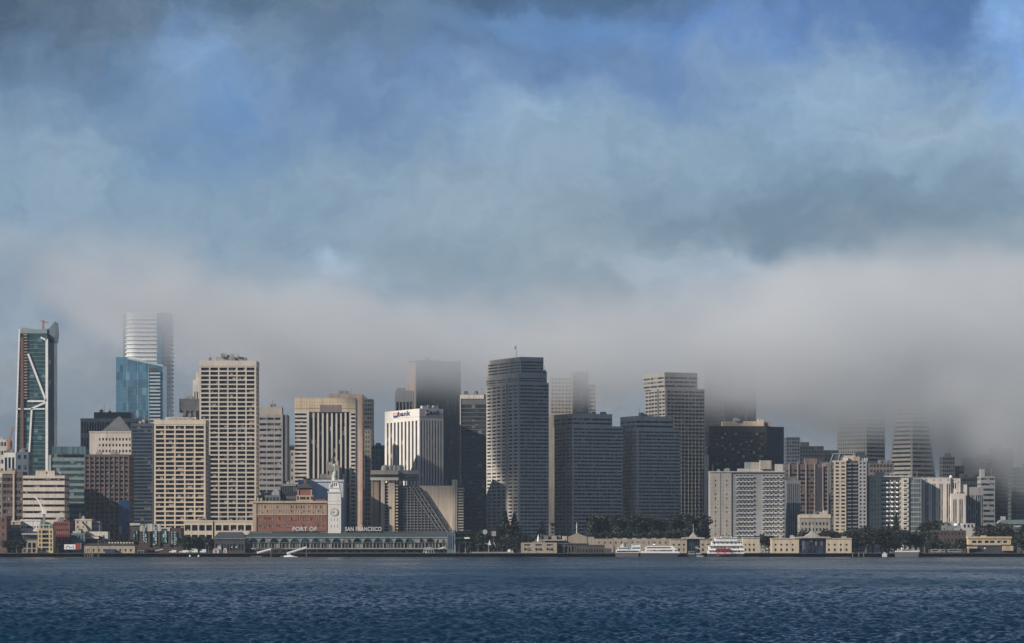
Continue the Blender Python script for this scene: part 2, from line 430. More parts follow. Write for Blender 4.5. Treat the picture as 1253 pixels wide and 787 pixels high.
# higher up the deck opens and the clear Nishita sky takes over
up = N(nt, 'ShaderNodeMapRange', interpolation_type='SMOOTHSTEP')
L.new(sp.outputs[2], up.inputs[0]); up.inputs[1].default_value = .17; up.inputs[2].default_value = .55; up.inputs[3].default_value = .93; up.inputs[4].default_value = .55
gap = fbm(2.0, 4, tc.outputs['Generated'], off=5.0)
up2 = N(nt, 'ShaderNodeMapRange', interpolation_type='SMOOTHSTEP')
L.new(sp.outputs[2], up2.inputs[0]); up2.inputs[1].default_value = .15; up2.inputs[2].default_value = .35
hi = N(nt, 'ShaderNodeMapRange', interpolation_type='SMOOTHSTEP')
L.new(sp.outputs[2], hi.inputs[0]); hi.inputs[1].default_value = .13; hi.inputs[2].default_value = .30; hi.inputs[3].default_value = 1.0; hi.inputs[4].default_value = .5
cover = M('MULTIPLY', up.outputs[0], M('MULTIPLY_ADD', gap.outputs[0], .12, .94))
final = VM('SCALE', mixc(nt, cover, sky.outputs[0], cloudcol), (0, 0, 0)); L.new(hi.outputs[0], final.inputs['Scale']); final = mixc(nt, up2.outputs[0], final.outputs[0], VM('MULTIPLY', final.outputs[0], (.85, .99, 1.10)).outputs[0])
L.new(final, bg.inputs[0])

# ------------------------------------------------------------------ bay, land, hills
def water_mat():
    m, nt, b = newmat('bay_water'); L = nt.links
    geo = N(nt, 'ShaderNodeNewGeometry')
    def nz(sc, det, st, rough=.55):
        mp = N(nt, 'ShaderNodeMapping'); mp.inputs['Scale'].default_value = st; mp.inputs['Rotation'].default_value = (0, 0, .5)
        L.new(geo.outputs['Position'], mp.inputs[0])
        t = N(nt, 'ShaderNodeTexNoise'); t.inputs['Scale'].default_value = sc; t.inputs['Detail'].default_value = det; t.inputs['Roughness'].default_value = rough
        L.new(mp.outputs[0], t.inputs['Vector']); return t.outputs[0]
    b1 = N(nt, 'ShaderNodeBump'); b1.inputs['Distance'].default_value = 1.0; b1.inputs['Strength'].default_value = 1.0
    big, small = nz(.11, 3, (1, .55, 1)), nz(.7, 4, (1, .7, 1), .6)
    mm = N(nt, 'ShaderNodeMath', operation='MULTIPLY_ADD'); mm.inputs[1].default_value = .22
    L.new(small, mm.inputs[0])
    m2 = N(nt, 'ShaderNodeMath', operation='MULTIPLY'); m2.inputs[1].default_value = 1.0; L.new(big, m2.inputs[0]); L.new(m2.outputs[0], mm.inputs[2])
    L.new(mm.outputs[0], b1.inputs['Height']); L.new(b1.outputs[0], b.inputs['Normal'])
    # cat's paws: breezes roughen patches of the surface
    pat = nz(.012, 3, (.6, .25, 1))
    r = ramp(nt, pat, [(.35, (.16,)*3), (.65, (.34,)*3)]); L.new(r.outputs[0], b.inputs['Roughness'])
    cr = ramp(nt, pat, [(.3, (.001, .018, .042)), (.7, (.002, .029, .058))]); L.new(cr.outputs[0], b.inputs['Base Color'])
    b.inputs['IOR'].default_value = 1.33; b.inputs['Specular IOR Level'].default_value = .27
    return m
mb = MB()
ys = [-300, 150]+[150*1.13**i for i in range(1, 60) if 150*1.13**i < 8800]+[8850]
import numpy as np
SHORE = 2672
def waves():
    """the bay as a wind-ruffled sheet: a sum of many short crossing waves, finer near the viewer"""
    rg = np.random.default_rng(5)
    Ds = [240.0]
    while Ds[-1] < SHORE+16: Ds.append(Ds[-1]*1.0021)
    Ds = np.array(Ds); nu = 820
    u = np.linspace(-.24, .24, nu)
    X = Ds[:, None]*u[None, :]; Y = np.repeat(Ds[:, None], nu, 1)
    Z = np.zeros_like(X)
    for lam, amp, n in ((16, .025, 7), (9, .035, 12), (5.5, .05, 18), (3.4, .055, 24), (2.1, .065, 26), (1.3, .06, 30)):
        for _ in range(n):
            l = lam*rg.uniform(.8, 1.3); th = rg.normal(-.9, .8); k = 2*np.pi/l
            fade = np.clip(1.7-Ds*.0021*1.5/l, 0.3, 1)[:, None]
            Z += fade*amp/math.sqrt(n)*1.6*np.sin(k*(X*math.cos(th)+Y*math.sin(th))+rg.uniform(0, 6.28))
    me = bpy.data.meshes.new('bay_water'); nv = X.size; nr = len(Ds)
    me.vertices.add(nv); me.vertices.foreach_set('co', np.stack([X, Y, Z], -1).astype(np.float32).ravel())
    i = np.arange(nr-1)[:, None]*nu+np.arange(nu-1)[None, :]
    q = np.stack([i, i+1, i+nu+1, i+nu], -1).reshape(-1)
    nf = q.size//4
    me.loops.add(q.size); me.loops.foreach_set('vertex_index', q.astype(np.int32))
    me.polygons.add(nf); me.polygons.foreach_set('loop_start', np.arange(0, q.size, 4, dtype=np.int32))
    me.polygons.foreach_set('use_smooth', np.ones(nf, dtype=bool))
    me.update(calc_edges=True); me.materials.append(water_mat())
    return tag(put('bay_water', me), kind='structure', label='dark blue choppy bay water')
waves()
tag(MB().quad((-5800, -300, -1.3), (5800, -300, -1.3), (5800, 8850, -1.3), (-5800, 8850, -1.3)).build('open_water', water_mat()), kind='structure')
SHORE = 2672
tag(MB().box(-5700, 5700, SHORE+14, 8800, -3, G).build('ground', wall((.12, .12, .12))), kind='structure')
# ------------------------------------------------------------------ air: thin even haze, and the bank of sea fog the towers stand in
def volmat(name, col, dens, g=0.0):
    m = bpy.data.materials.new(name); m.use_nodes = True; nt = m.node_tree
    for n in list(nt.nodes):
        if n.type == 'BSDF_PRINCIPLED': nt.nodes.remove(n)
    o = [n for n in nt.nodes if n.type == 'OUTPUT_MATERIAL'][0]
    v = N(nt, 'ShaderNodeVolumePrincipled'); nt.links.new(v.outputs[0], o.inputs['Volume'])
    v.inputs['Color'].default_value = (*col, 1); v.inputs['Density'].default_value = dens
    v.inputs['Density Attribute'].default_value = ''; v.inputs['Temperature Attribute'].default_value = ''
    v.inputs['Anisotropy'].default_value = g
    try: m.cycles.homogeneous_volume = True
    except Exception: pass
    return m
HAZE = tag(MB().box(-6000, 6000, -400, 9000, -4, 620).build('haze', volmat('thin_haze', (.55, .70, .88), 3.0e-5)), kind='stuff', label='thin blue haze over the bay and city')
FOGROW = [(-400, 470), (20, 375), (90, 400), (145, 442), (210, 446), (270, 476), (330, 520), (400, 522), (470, 515), (560, 520), (640, 522), (720, 522), (800, 500), (880, 530), (960, 540), (1040, 558), (1120, 560), (1170, 614), (1220, 660), (1300, 675), (1700, 675)]
def fogbank(name, rho, colr, y0, y1, ztop, hfade, htop, lump, step):
    """a body of sea fog between two distances: thickening upward from an underside that dips along the city, thinning out again towards its top"""
    m = bpy.data.materials.new(name); m.use_nodes = True; nt = m.node_tree; L = nt.links
    for n in list(nt.nodes):
        if n.type == 'BSDF_PRINCIPLED': nt.nodes.remove(n)
    o = [n for n in nt.nodes if n.type == 'OUTPUT_MATERIAL'][0]
    v = N(nt, 'ShaderNodeVolumePrincipled'); L.new(v.outputs[0], o.inputs['Volume']); v.inputs['Color'].default_value = (*colr, 1); v.inputs['Absorption Color'].default_value = (0, 0, 0, 1)
    v.inputs['Density Attribute'].default_value = ''; v.inputs['Temperature Attribute'].default_value = ''
    geo = N(nt, 'ShaderNodeNewGeometry'); sp = N(nt, 'ShaderNodeSeparateXYZ'); L.new(geo.outputs['Position'], sp.inputs[0])
    def M(op, a, b=None, c=None):
        n = N(nt, 'ShaderNodeMath', operation=op)
        for i, q in enumerate((a, b, c)):
            if q is None: continue
            if hasattr(q, 'is_linked'): L.new(q, n.inputs[i])
            else: n.inputs[i].default_value = q
        return n.outputs[0]
    def smooth(val, a, b, t0, t1):
        n = N(nt, 'ShaderNodeMapRange', interpolation_type='SMOOTHSTEP')
        for k, q in ((0, val), (1, a), (2, b), (3, t0), (4, t1)):
            if hasattr(q, 'is_linked'): L.new(q, n.inputs[k])
            else: n.inputs[k].default_value = q
        return n.outputs[0]
    X0, X1 = wx(-400, 3350), wx(1700, 3350)
    u = M('DIVIDE', M('SUBTRACT', sp.outputs[0], X0), X1-X0)
    pts = [((px+400)/2100, (EYE+(HZ-y)*3350/K)/400) for px, y in FOGROW]
    zb = M('MULTIPLY', ramp(nt, u, [(a, (b, b, b)) for a, b in pts]).outputs[0], 400)
    def nz(scale, det, st):
        mp = N(nt, 'ShaderNodeMapping'); mp.inputs['Scale'].default_value = st; L.new(geo.outputs['Position'], mp.inputs[0])
        t = N(nt, 'ShaderNodeTexNoise'); t.inputs['Scale'].default_value = scale; t.inputs['Detail'].default_value = det; L.new(mp.outputs[0], t.inputs['Vector'])
        return M('SUBTRACT', t.outputs[0], .5)
    n1 = nz(.014, 6, (1, .5, 1.3)); n2 = nz(.010, 7, (1, .4, 1.5))
    z = M('MULTIPLY_ADD', n1, lump, sp.outputs[2])
    low = smooth(M('SUBTRACT', z, zb), 0, hfade, 0, 1)
    z2 = M('MULTIPLY_ADD', n2, lump*3.8, sp.outputs[2])
    lift = M('ADD', smooth(sp.outputs[0], wx(150, 3350), wx(480, 3350), 48, 0), smooth(sp.outputs[0], wx(820, 3350), wx(980, 3350), 0, 45))
    z2 = M('SUBTRACT', z2, lift)
    top = smooth(z2, ztop, ztop+htop, 1, 0)
    d = M('MULTIPLY', M('MULTIPLY', low, top), M('MULTIPLY_ADD', n2, 2.6, 1.0))
    L.new(M('MULTIPLY', M('MAXIMUM', d, 0), rho), v.inputs['Density'])
    mb = MB().box(-1500, 1500, y0, y1, 20, ztop+htop+170)
    ob = mb.build(name, m)
    m.cycles.volume_step_rate = step
    return tag(ob, kind='stuff', label='bank of pale sea fog round the tower tops')
fogbank('fog_bank', .0135, (.875, .91, .945), 3060, 3560, 122, 80, 150, 58, .24)
def cloud(name, label, c, r, dens, seed):
    """a cloud added out of view between the sun and the towers to shade them"""
    mb = MB(); nu_, nv_ = 40, 22
    for j in range(nv_):
        t = -math.pi/2+math.pi*j/(nv_-1)
        for i in range(nu_):
            a = 2*math.pi*i/nu_; d = Vector((math.cos(t)*math.cos(a), math.cos(t)*math.sin(a), math.sin(t)))
            k = 1+.22*noise.fractal(d*1.7+Vector((seed,)*3), 1, 2, 4)
            mb.v.append((d.x*r[0]*k, d.y*r[1]*k, d.z*r[2]*k))
    mb.f = [(j*nu_+i, j*nu_+(i+1) % nu_, (j+1)*nu_+(i+1) % nu_, (j+1)*nu_+i) for j in range(nv_-1) for i in range(nu_)]
    o = mb.build(name, volmat(name, (.95, .96, .98), dens), None, c); o.rotation_euler = (0, 0, math.pi/2-AZ)
    return tag(o, label, kind='stuff')
def towards_sun(X, D, z, t): return (X+SUNDIR.x*t, D+SUNDIR.y*t, z+SUNDIR.z*t)  # the clouds below are added out of view for their shade
cloud('shade_cloud', 'added scrap of low cloud out of view, shading the grey stepped towers', towards_sun(50, 2954, 88, 1900), (100, 68, 108), .015, 3.0)
cloud('shade_cloud', 'smaller added scrap of cloud out of view, shading the tallest stepped tower', towards_sun(-18, 2968, 160, 1900), (100, 62, 74), .014, 5.0)
cloud('thin_shade_cloud', 'thinner added scrap of cloud out of view, dimming the apartment end of the skyline', towards_sun(330, 2995, 20, 1900), (130, 80, 130), .0028, 8.0)
# ------------------------------------------------------------------ palette
CREAM = wall((.60, .52, .42)); CREAM2 = wall((.56, .50, .42)); PALE = wall((.62, .58, .53)); WHITE = wall((.74, .73, .70), .1)
GREYC = wall((.33, .32, .31)); GREYB = wall((.27, .265, .26)); TAN = wall((.50, .40, .29)); BROWN = wall((.16, .115, .10)); PINK = wall((.55, .42, .34))
CONC = wall((.58, .54, .49), .12); DARKST = wall((.075, .075, .085)); PURPLE = wall((.26, .18, .165)); ROOFD = wall((.06, .062, .066))
GD = glass(); GDB = glass((.016, .03, .042), .1, 0, .08); GTEAL = glass((.06, .115, .125), .12, .45, .05, bc=(.25, .36, .36)); GBLUE = glass((.17, .33, .43), .1, .75, .03, (3, 7), bc=(.3, .45, .5))
GNAVY = glass((.03, .06, .095), .12, .5, .04); GBLACK = glass((.012, .013, .016), .12, 0, .09, (2.4, 3.7), bc=(.26, .23, .19)); GSILVER = paint((.58, .62, .65), .3, .1, .12)
METAL = paint((.62, .64, .66), .4, .2); WMET = paint((.80, .81, .80), .4); DMET = paint((.08, .085, .09), .5); RUST = paint((.36, .14, .08), .7)

# ================================================================== far end of the city south of the main street
# slanted-brace glass tower still being finished
b = B('braced_glass_tower', 'tapering glass tower wrapped in white diagonal braces with a rusty hoist on its face', 20, 20, 57, 404, 3000, 0, 30, 'skyscraper')
zt, zm = b.h, b.z(500)
def ux(p): return b.ux(p)
def taper(mb, xa0, xb0, xa1, xb1, y0, y1, z0, z1, ins=0): mb.prism([(xa0, y0), (xb0, y0), (xb0, y1), (xa0, y1)], z0, z1, [(xa1, y0+ins), (xb1, y0+ins), (xb1, y1-ins), (xa1, y1-ins)])
m = MB(); taper(m, ux(17.5), ux(56.5), ux(23.5), ux(57.5), 0, 30, 0, b.z(408)); b.part('glass_wall', m, glass((.05, .105, .115), .12, .4, .06, (3.5, 3.2), bc=(.16, .28, .28)))
m = MB(); m.prism([(ux(57.2), .5), (ux(64.5), 9), (ux(64.5), 30), (ux(57.2), 30)], 0, b.z(409)); b.part('side_wall', m, GNAVY)  # right face in shade, the shade put into a darker glass colour
for j in range(52):
    z = 4+j*(b.z(412)-4)/52; t = z/b.z(408)
    b.part('floor_edge', MB().box(ux(18+6*t), ux(56.5+t), -.14, -.02, z, z+.7), paint((.10, .155, .16)))
m = MB(); m.extr([(ux(58), b.z(412)), (ux(66), b.z(418)), (ux(67.2), b.z(406)), (ux(66), b.z(393)), (ux(60), b.z(401)), (ux(58), b.z(402))], 4, 28); b.part('crown_fin', m, paint((.16, .21, .24), .35))
m = MB(); m.extr([(ux(24), b.z(408)), (ux(57), b.z(408)), (ux(57), b.z(402)), (ux(44), b.z(403)), (ux(27), b.z(400.5)), (ux(24), b.z(403))], 3, 22); b.part('crown_screen', m, paint((.26, .32, .34), .4))
for a, c, w in (((17.5, 640), (20, 530), 1.3), ((20, 530), (24, 403), 1.3), ((57.4, 640), (57.4, 415), 2.2), ((34.5, 433), (56.6, 491), 1.7), ((34, 491), (56.5, 491), 1.5), ((56, 492.5), (39, 500), 1.6),
                ((21, 500.5), (56.5, 500.5), 1.2), ((39, 500), (34.5, 578), 1.5), ((50, 413), (57.2, 416.5), 1.5)):
    b.part('brace', MB().bar((ux(a[0]), -.7, b.z(a[1])), (ux(c[0]), -.7, b.z(c[1])), w, 1.1), WMET)
h = b.part('hoist_tower', MB().box(ux(25.5), ux(29), -1.5, -.2, 0, b.z(413)), paint((.17, .085, .06), .8))
for j in range(24): b.part('hoist_platform', MB().box(ux(29.2), ux(33.5), -1.2, -.2, b.z(488)+j*2.55, b.z(488)+j*2.55+.9), paint((.40, .30, .25), .8), h)
b.part('roof_crane', MB().bar((ux(50.5), 12, b.z(404)), (ux(50.8), 12, b.z(391)), 1.6).bar((ux(46.5), 12, b.z(391.5)), (ux(57), 12, b.z(394)), .7), RUST)
b.part('antenna', MB().lathe([(.35, b.z(398)), (.12, b.z(387))], ux(64), 14, 6), METAL)

# tower crane at the frame edge
c = thing('tower_crane', 'slim orange tower crane leaning its jib above low pale offices', 'crane', (wx(11, 2960), 2960, G))
zc = wz(541, 2960)-G
MB().box(-1.1, 1.1, -1.1, 1.1, 0, zc).build('mast', RUST, c)
MB().bar((0, 0, zc-1), (3.6, 0, wz(523, 2960)-G), 1.0).build('jib', RUST, c); MB().box(-2.4, 1.2, -1, 1, zc-.2, zc+2).build('cab', paint((.5, .2, .1)), c)

b = B('office_block', 'pale low office slab behind the orange tower crane', -14, -14, 9, 538, 3080, 0, 30); b.full(6, .7, 3, .6, 12, .45, 'ring', PALE, GD); b.clutter(1); b.done()
b = B('office_block', 'narrow dark office block with white window frames beneath the orange crane', 4.5, 4.5, 19, 554, 2940, 0, 20)
b.full(3, .68, 3, .6, 2, .88, 'each', WHITE, GNAVY, bot=14, top=2, rec=.8, z0=0); b.done()
b = B('office_block', 'blue grey plain block squeezed against the white braced tower', 19.4, 19.4, 35, 553, 2930, 0, 24); b.full(2, .5, 3, .5, 9, .4, 'each', wall((.14, .17, .21)), GNAVY); b.clutter(2, 3); b.done()
b = B('office_block', 'brown dark block with tan cornice and one pale pillar', 2.5, 2.5, 28, 577, 2850, 0, 26)
b.full(5, .86, 3, .7, 11, .55, 'ring', BROWN, GD, top=4, bot=5); b.pbox('cornice', TAN, 2, 18.5, 576, 580, -.8, 0); b.pbox('pillar', CREAM2, 15.5, 17.6, 580.2, 640, -.9, 0); b.clutter(3, 3, 0); b.done()
b = B('office_block', 'grey shaded office block cut off at the edge of the skyline', -20, -20, 2.2, 590, 2860, 0, 26); b.full(6, .8, 3, .7, 9, .5, 'ring', GREYB, GD); b.done()

# teal block with a glass screen round its roof
b = B('office_block', 'teal banded office block with tall glass screen around its roof', 60, 60, 106, 560, 2900, 0, 34)
b.full(1, .97, 1, .9, 14, .55, 'ring', wall((.21, .27, .27)), GTEAL, top=2, bot=5, mg=.01)
for i in range(15): b.pbox('roof_screen', glass((.09, .16, .17), .15, .3, .3, (2, 20), bc=(.14, .22, .23)), 63.5+i*2.75, 66+i*2.75, 546.5, 556, 1, 1.4)
b.pbox('roof_plant', wall((.15, .19, .19)), 66, 103, 553, 560, 6, 22); b.pbox('corner_post', wall((.36, .42, .41)), 59.5, 62.4, 557, 640, -.6, 0); b.done()

# cream banded block, lit
b = B('office_block', 'cream office block with thin black window bands behind the white crane boom', 28, 28, 79, 582, 2790, 0, 30)
b.full(4, .985, 2, .9, 11, .36, 'ring', wall((.62, .56, .48)), GBLACK, top=.6, bot=4, mg=.0, rec=.7)
b.pbox('penthouse', CREAM, 43.5, 67, 576, 582, 3, 16); b.pbox('penthouse_door', DMET, 56, 57.6, 577.5, 580, 2.8, 3); b.clutter(5, 2, 1); b.done()

c = thing('mobile_crane', 'white folded crane boom raised in front of the cream banded block', 'crane', (wx(54, 2740), 2740, G))
def cz(y): return wz(y, 2740)-G
def cx(x): return wx(x, 2740)-wx(54, 2740)
MB().bar((cx(53.5), 0, cz(627)), (cx(47.5), 0, cz(613)), 1.3).build('boom', WMET, c); MB().bar((cx(47.7), 0, cz(613)), (cx(41), 0, cz(606.5)), 1.1).build('boom_tip', WMET, c)
MB().box(-2, 2, -1.5, 1.5, cz(629), cz(625)).build('winch_house', WMET, c); MB().box(-.9, .9, -.9, .9, 0, cz(629)).build('mast', paint((.25, .26, .27)), c)

# dark brown tower
b = B('office_tower', 'dark brown office tower with gridded windows and a blue glass corner', 103, 103, 158.5, 556, 2830, 0, 32)
b.full(9, .74, 4, .7, 20, .5, 'ring', wall((.135, .10, .095)), GBLACK, top=1.5, bot=5, mg=.02, rec=.6)
for i in range(10): b.box('pier', wall((.20, .155, .15)), b.b*(.02+.96*i/9)-.35, b.b*(.02+.96*i/9)+.35, -.5, -.01, 4, b.h-1.2)
b.pbox('blue_glass_bay', glass((.025, .07, .16), .12, .3, .03), 145.5, 158, 612, 655, -1.2, -.55); b.clutter(6, 4); b.done()

# white slotted block with black plant room
b = B('office_tower', 'pale slotted office tower under a long black plant room', 98.5, 98.5, 176, 512, 3050, 0, 36)
b.full(24, .5, 8, .5, 7, .72, 'ring', wall((.50, .49, .47)), GD, top=1.2, bot=20, mg=.01)
b.pbox('plant_room', DMET, 115, 160, 504.5, 512, 2, 24); b.clutter(7, 2, 2, b.z(505), 15, 40); b.done()
# cream office with the pyramid roof
b = B('office_tower', 'pinkish cream office tower capped by a dark pyramid roof', 109.5, 109.5, 162.5, 529, 2950, 0, 36)
w = b.b; F = spans(w*.2, w*.97, 10, .5)
b.tier(0, w, 0, b.a, 0, b.h, F, spans(3, 33, 7, .5), spans(3, 33, 7, .5), rows(8, b.h-3.5, 18, .45), 'each', wall((.62, .55, .50)), GD, .4)
x0, x1, pk = b.ux(123), b.ux(161.5), b.ux(143.5)
m = MB(); zt = b.z(509); m.v = [(x0, 1, b.h), (x1, 1, b.h), (x1, 30, b.h), (x0, 30, b.h), (pk-1, 15, zt), (pk+1, 15, zt)]; m.f = [(0, 1, 5, 4), (1, 2, 5), (2, 3, 4, 5), (3, 0, 4), (0, 3, 2, 1)]
b.part('pyramid_roof', m, wall((.12, .125, .13))); b.parapet(wall((.62, .55, .50))); b.done()
b = B('office_tower', 'dark navy glass slab standing between the pyramid roofed tower and the cream grid', 160.5, 160.5, 187.6, 518, 2905, 0, 30)
b.full(1, .94, 1, .9, 34, .62, 'ring', wall((.085, .10, .125)), GNAVY, top=2, mg=.02); b.done()

# round shouldered tall tower, its head in the fog
b = B('rounded_glass_tower', 'very tall silver tower with rounded corners vanishing into the cloud', 151, 151, 209, 382, 3420, 0, 44, 'skyscraper')
def rsq(x0, x1, y0, y1, r, k=7):
    p = []
    for cx_, cy_, a0 in ((x1-r, y0+r, -90), (x1-r, y1-r, 0), (x0+r, y1-r, 90), (x0+r, y0+r, 180)):
        p += [(cx_+r*math.cos(math.radians(a0+90*i/k)), cy_+r*math.sin(math.radians(a0+90*i/k))) for i in range(k+1)]
    return p
tw = b.b; H = b.h
b.part('glass_wall', MB().prism(rsq(0, tw, 0, 44, 13), 0, H, rsq(1, tw-1, 1, 43, 12.5)), GSILVER)
nb = 56
ringm = MB().prism(rsq(-.35, tw+.35, -.35, 44.35, 13.3), 0, .8)
b.many('floor_rim', 1, lambda: ringm, paint((.78, .78, .78), .5), [(0, 0, 5+j*(H-8)/nb) for j in range(nb)])
b.pbox('painted_shade_strip', GBLUE, 192, 198.5, 383, 520, -.9, 1.2); b.pbox('painted_shade_strip', paint((.2, .23, .26)), 150.6, 153.4, 384, 437, 8, 10); b.done()  # strips coloured darker to stand for shadowed grooves

# blue glass tower with sloping head
b = B('blue_glass_tower', 'bright blue glass tower with slanted roofline and a pale striped bay', 142, 142, 200, 437, 3120, 0, 34, 'skyscraper')
pts = [(b.ux(142), 0), (b.ux(199.5), 0), (b.ux(199.5), b.z(447)), (b.ux(156.5), b.z(438)), (b.ux(155), b.z(437)), (b.ux(142), b.z(437))]
b.part('glass_wall', MB().extr(pts, 0, 34), GBLUE)
for j in range(40):
    z = 10+j*3.75
    if z < b.z(449): b.part('floor_edge', MB().box(b.ux(142.2), b.ux(182), -.12, -.01, z, z+.35), paint((.16, .28, .34), .4, .3))
for px in (155.3, 168.5, 181.5): b.pbox('mullion', paint((.45, .56, .60), .3, .3), px, px+.5, 440+(px-155)*.18, 560, -.3, -.13)
b.part('slanted_roof_edge', MB().extr([(b.ux(155.5), b.z(439.5)), (b.ux(199.5), b.z(448.8)), (b.ux(199.5), b.z(446.6)), (b.ux(155.5), b.z(437.2))], -.4, 0), paint((.55, .63, .66), .3, .3))
m = b.pbox('striped_bay', GNAVY, 182.5, 197, 455, 560, -1.1, -.5)
for j in range(24): b.part('stripe', MB().box(b.ux(183), b.ux(196.4), -1.4, -1.12, b.z(456)-j*3.25-1.5, b.z(456)-j*3.25), paint((.52, .62, .66), .3, .3), m)
b.pbox('bay_top', DMET, 183, 191, 450.5, 454.5, -.9, -.2); b.done()

b = B('office_tower', 'small grey stone tower beside the tall cream gridded tower', 219.5, 219.5, 246, 488, 3060, 0, 26)
b.full(4, .62, 4, .6, 1, .93, 'slot', wall((.25, .25, .26)), GD, top=7, bot=20); b.clutter(8, 2, 1); b.done()
b = B('office_tower', 'thin cream tower edge peeping out above the small grey stone tower', 236, 236, 262, 465, 3100, 0, 26)
b.full(8, .5, 5, .5, 1, .9, 'slot', PALE, GD, top=4, bot=20); b.pbox('penthouse', CREAM, 239.5, 246, 456, 465, 2, 12); b.done()

# the two cream grids
def grid_tower(label, xl, xr, ytop, D, n, fl, top, wm, ph, bot, dep, gl=GBLACK):
    b = B('grid_tower', label, xl, xl, xr, ytop, D, 0, dep, 'office tower')
    b.full(n, .86, 4, .74, fl, .67, 'each', wm, gl, top=top, bot=bot, mg=.02, rec=1.0)
    b.box('crown_band', wm, -.25, b.b+.25, -.25, b.a+.25, b.h-top+.6, b.h+.15)
    for p in ph: b.pbox('penthouse', *p)
    return b
GRIDW = wall((.66, .56, .44), .08, streak=.2)
b = grid_tower('shorter sunlit cream tower of five wide window columns', 188.5, 251.5, 514, 2800, 5, 26, 4.2, GRIDW, [(CREAM2, 202, 240, 510.5, 514, 3, 18), (GREYC, 206, 236, 512, 514, 1.2, 2.8)], 8, 30)
b.clutter(11, 2, 1, b.z(510), 10, 35); b.done()
b = grid_tower('taller cream tower of six wide window columns with aerials on top', 244, 313.5, 441.5, 2930, 6, 40, 5.2, wall((.60, .54, .47), .08, streak=.2), [(GREYC, 264.5, 297, 436.8, 441.5, 4, 20)], 8, 34)
b.clutter(12, 5, 4, b.z(437), 16, 36, 4); b.clutter(13, 3, 1); b.done()
for lab, xa, xb, yt, n in (('low cream arcade at the foot of the shorter grid tower', 225, 260.5, 638, 4), ('low cream arcade in front of the taller grid tower', 262.5, 309, 638, 5)):
    b = B('office_annex', lab, xa, xa, xb, yt, 2770, 0, 26); b.full(n, .8, 3, .7, 3, .58, 'each', GRIDW, GBLACK, top=1.4, bot=.5, mg=.01, rec=.9); b.parapet(GRIDW); b.done()

b = B('office_tower', 'grey office slab with a pinkish plant room next to the tall cream grid', 316, 316, 346, 507, 3010, 0, 34)
b.full(3, .88, 3, .8, 22, .42, 'ring', wall((.34, .33, .335)), GD, top=1.5, bot=12, rec=.5)
b.pbox('plant_room', wall((.42, .36, .31)), 319, 345, 498, 507, 3, 22); b.pbox('painted_shade_side', wall((.17, .18, .2)), 346.2, 351.5, 507.5, 640, 1, 30); b.clutter(14, 3, 2, b.z(498), 6, 16, 3); b.done()  # right side of the slab, its shade put into the darker grey
b = B('office_block', 'small beige block with two dark windows glimpsed between taller towers', 351, 351, 364, 551, 3180, 0, 24); b.full(3, .45, 2, .5, 12, .4, 'each', wall((.42, .38, .34)), GD); b.done()
b = B('office_tower', 'distant blue green tower top behind the small beige block', 346, 346, 366, 545, 3290, 0, 24); b.full(5, .7, 2, .6, 22, .5, 'ring', wall((.10, .14, .15)), GNAVY); b.done()

# cream crowned tower
b = B('crowned_tower', 'cream tower with blank golden crown and tall dark window slits', 360.5, 360.5, 435, 487, 2915, 0, 38, 'office tower')
zc = b.z(504); CR = wall((.66, .54, .38), .08, joints=(2.2, 3.0)); CW = wall((.60, .56, .50), .08)
b.tier(0, b.b, 0, b.a, zc, b.h, name='crown', wm=CR)
b.pbox('crown_line', wall((.36, .30, .23)), 360.6, 391, 499.2, 500, -.12, 0); b.pbox('crown_line', wall((.36, .30, .23)), 417.5, 434.8, 499.2, 500, -.12, 0)
xa, xb, xc_, = b.ux(378), b.ux(428.5), b.b
b.tier(0, xa, 0, b.a, 0, zc-.01, spans(.2, xa-2, 1, 1), None, None, rows(5, zc-.5, 34, .52), 'ring', CW, GBLACK, .8, name='banded_bay')
b.tier(xb, xc_, 0, b.a, 0, zc-.01, spans(.8, xc_-xb-.2, 1, 1), None, spans(3, 35, 5, .6), rows(5, zc-.5, 34, .52), 'ring', CW, GBLACK, .8, name='banded_bay')
b.tier(xa, xb, .6, b.a, 0, zc-.01, spans(.1, xb-xa-.1, 9, .62), None, None, [(5, zc-.6)], 'slot', CW, GBLACK, .9, name='slit_wall')
b.pbox('crown_recess', wall((.26, .20, .19)), 391.5, 417, 495.5, 504.4, -.35, -.01); b.done()
b = B('office_tower', 'rosy tower with its top dissolving in cloud behind the golden crown', 402, 402, 443.5, 482, 3110, 0, 30); b.full(1, .5, 3, .6, 26, .5, 'ring', PINK, GD, top=3); b.pbox('edge_pier', wall((.5, .36, .3)), 440.5, 443.5, 484, 640, -.9, 0); b.done()
b = B('office_tower', 'fading grey tower just beyond the rosy one', 436, 436, 456, 488, 3260, 0, 30); b.full(6, .5, 4, .5, 34, .5, 'ring', GREYB, GD); b.done()
b = B('apartment_tower', 'slender beige tower dotted with tiny square windows', 446, 446, 453.6, 526, 3060, 0, 16, 'tower block'); b.full(2, .45, 3, .45, 24, .45, 'each', wall((.48, .42, .35)), GD, mg=.1); b.done()
b = B('office_block', 'dim teal block behind the terraced hotel roof', 454, 454, 473, 545, 3120, 0, 20); b.full(4, .7, 2, .7, 20, .5, 'ring', wall((.12, .17, .19)), GNAVY); b.done()

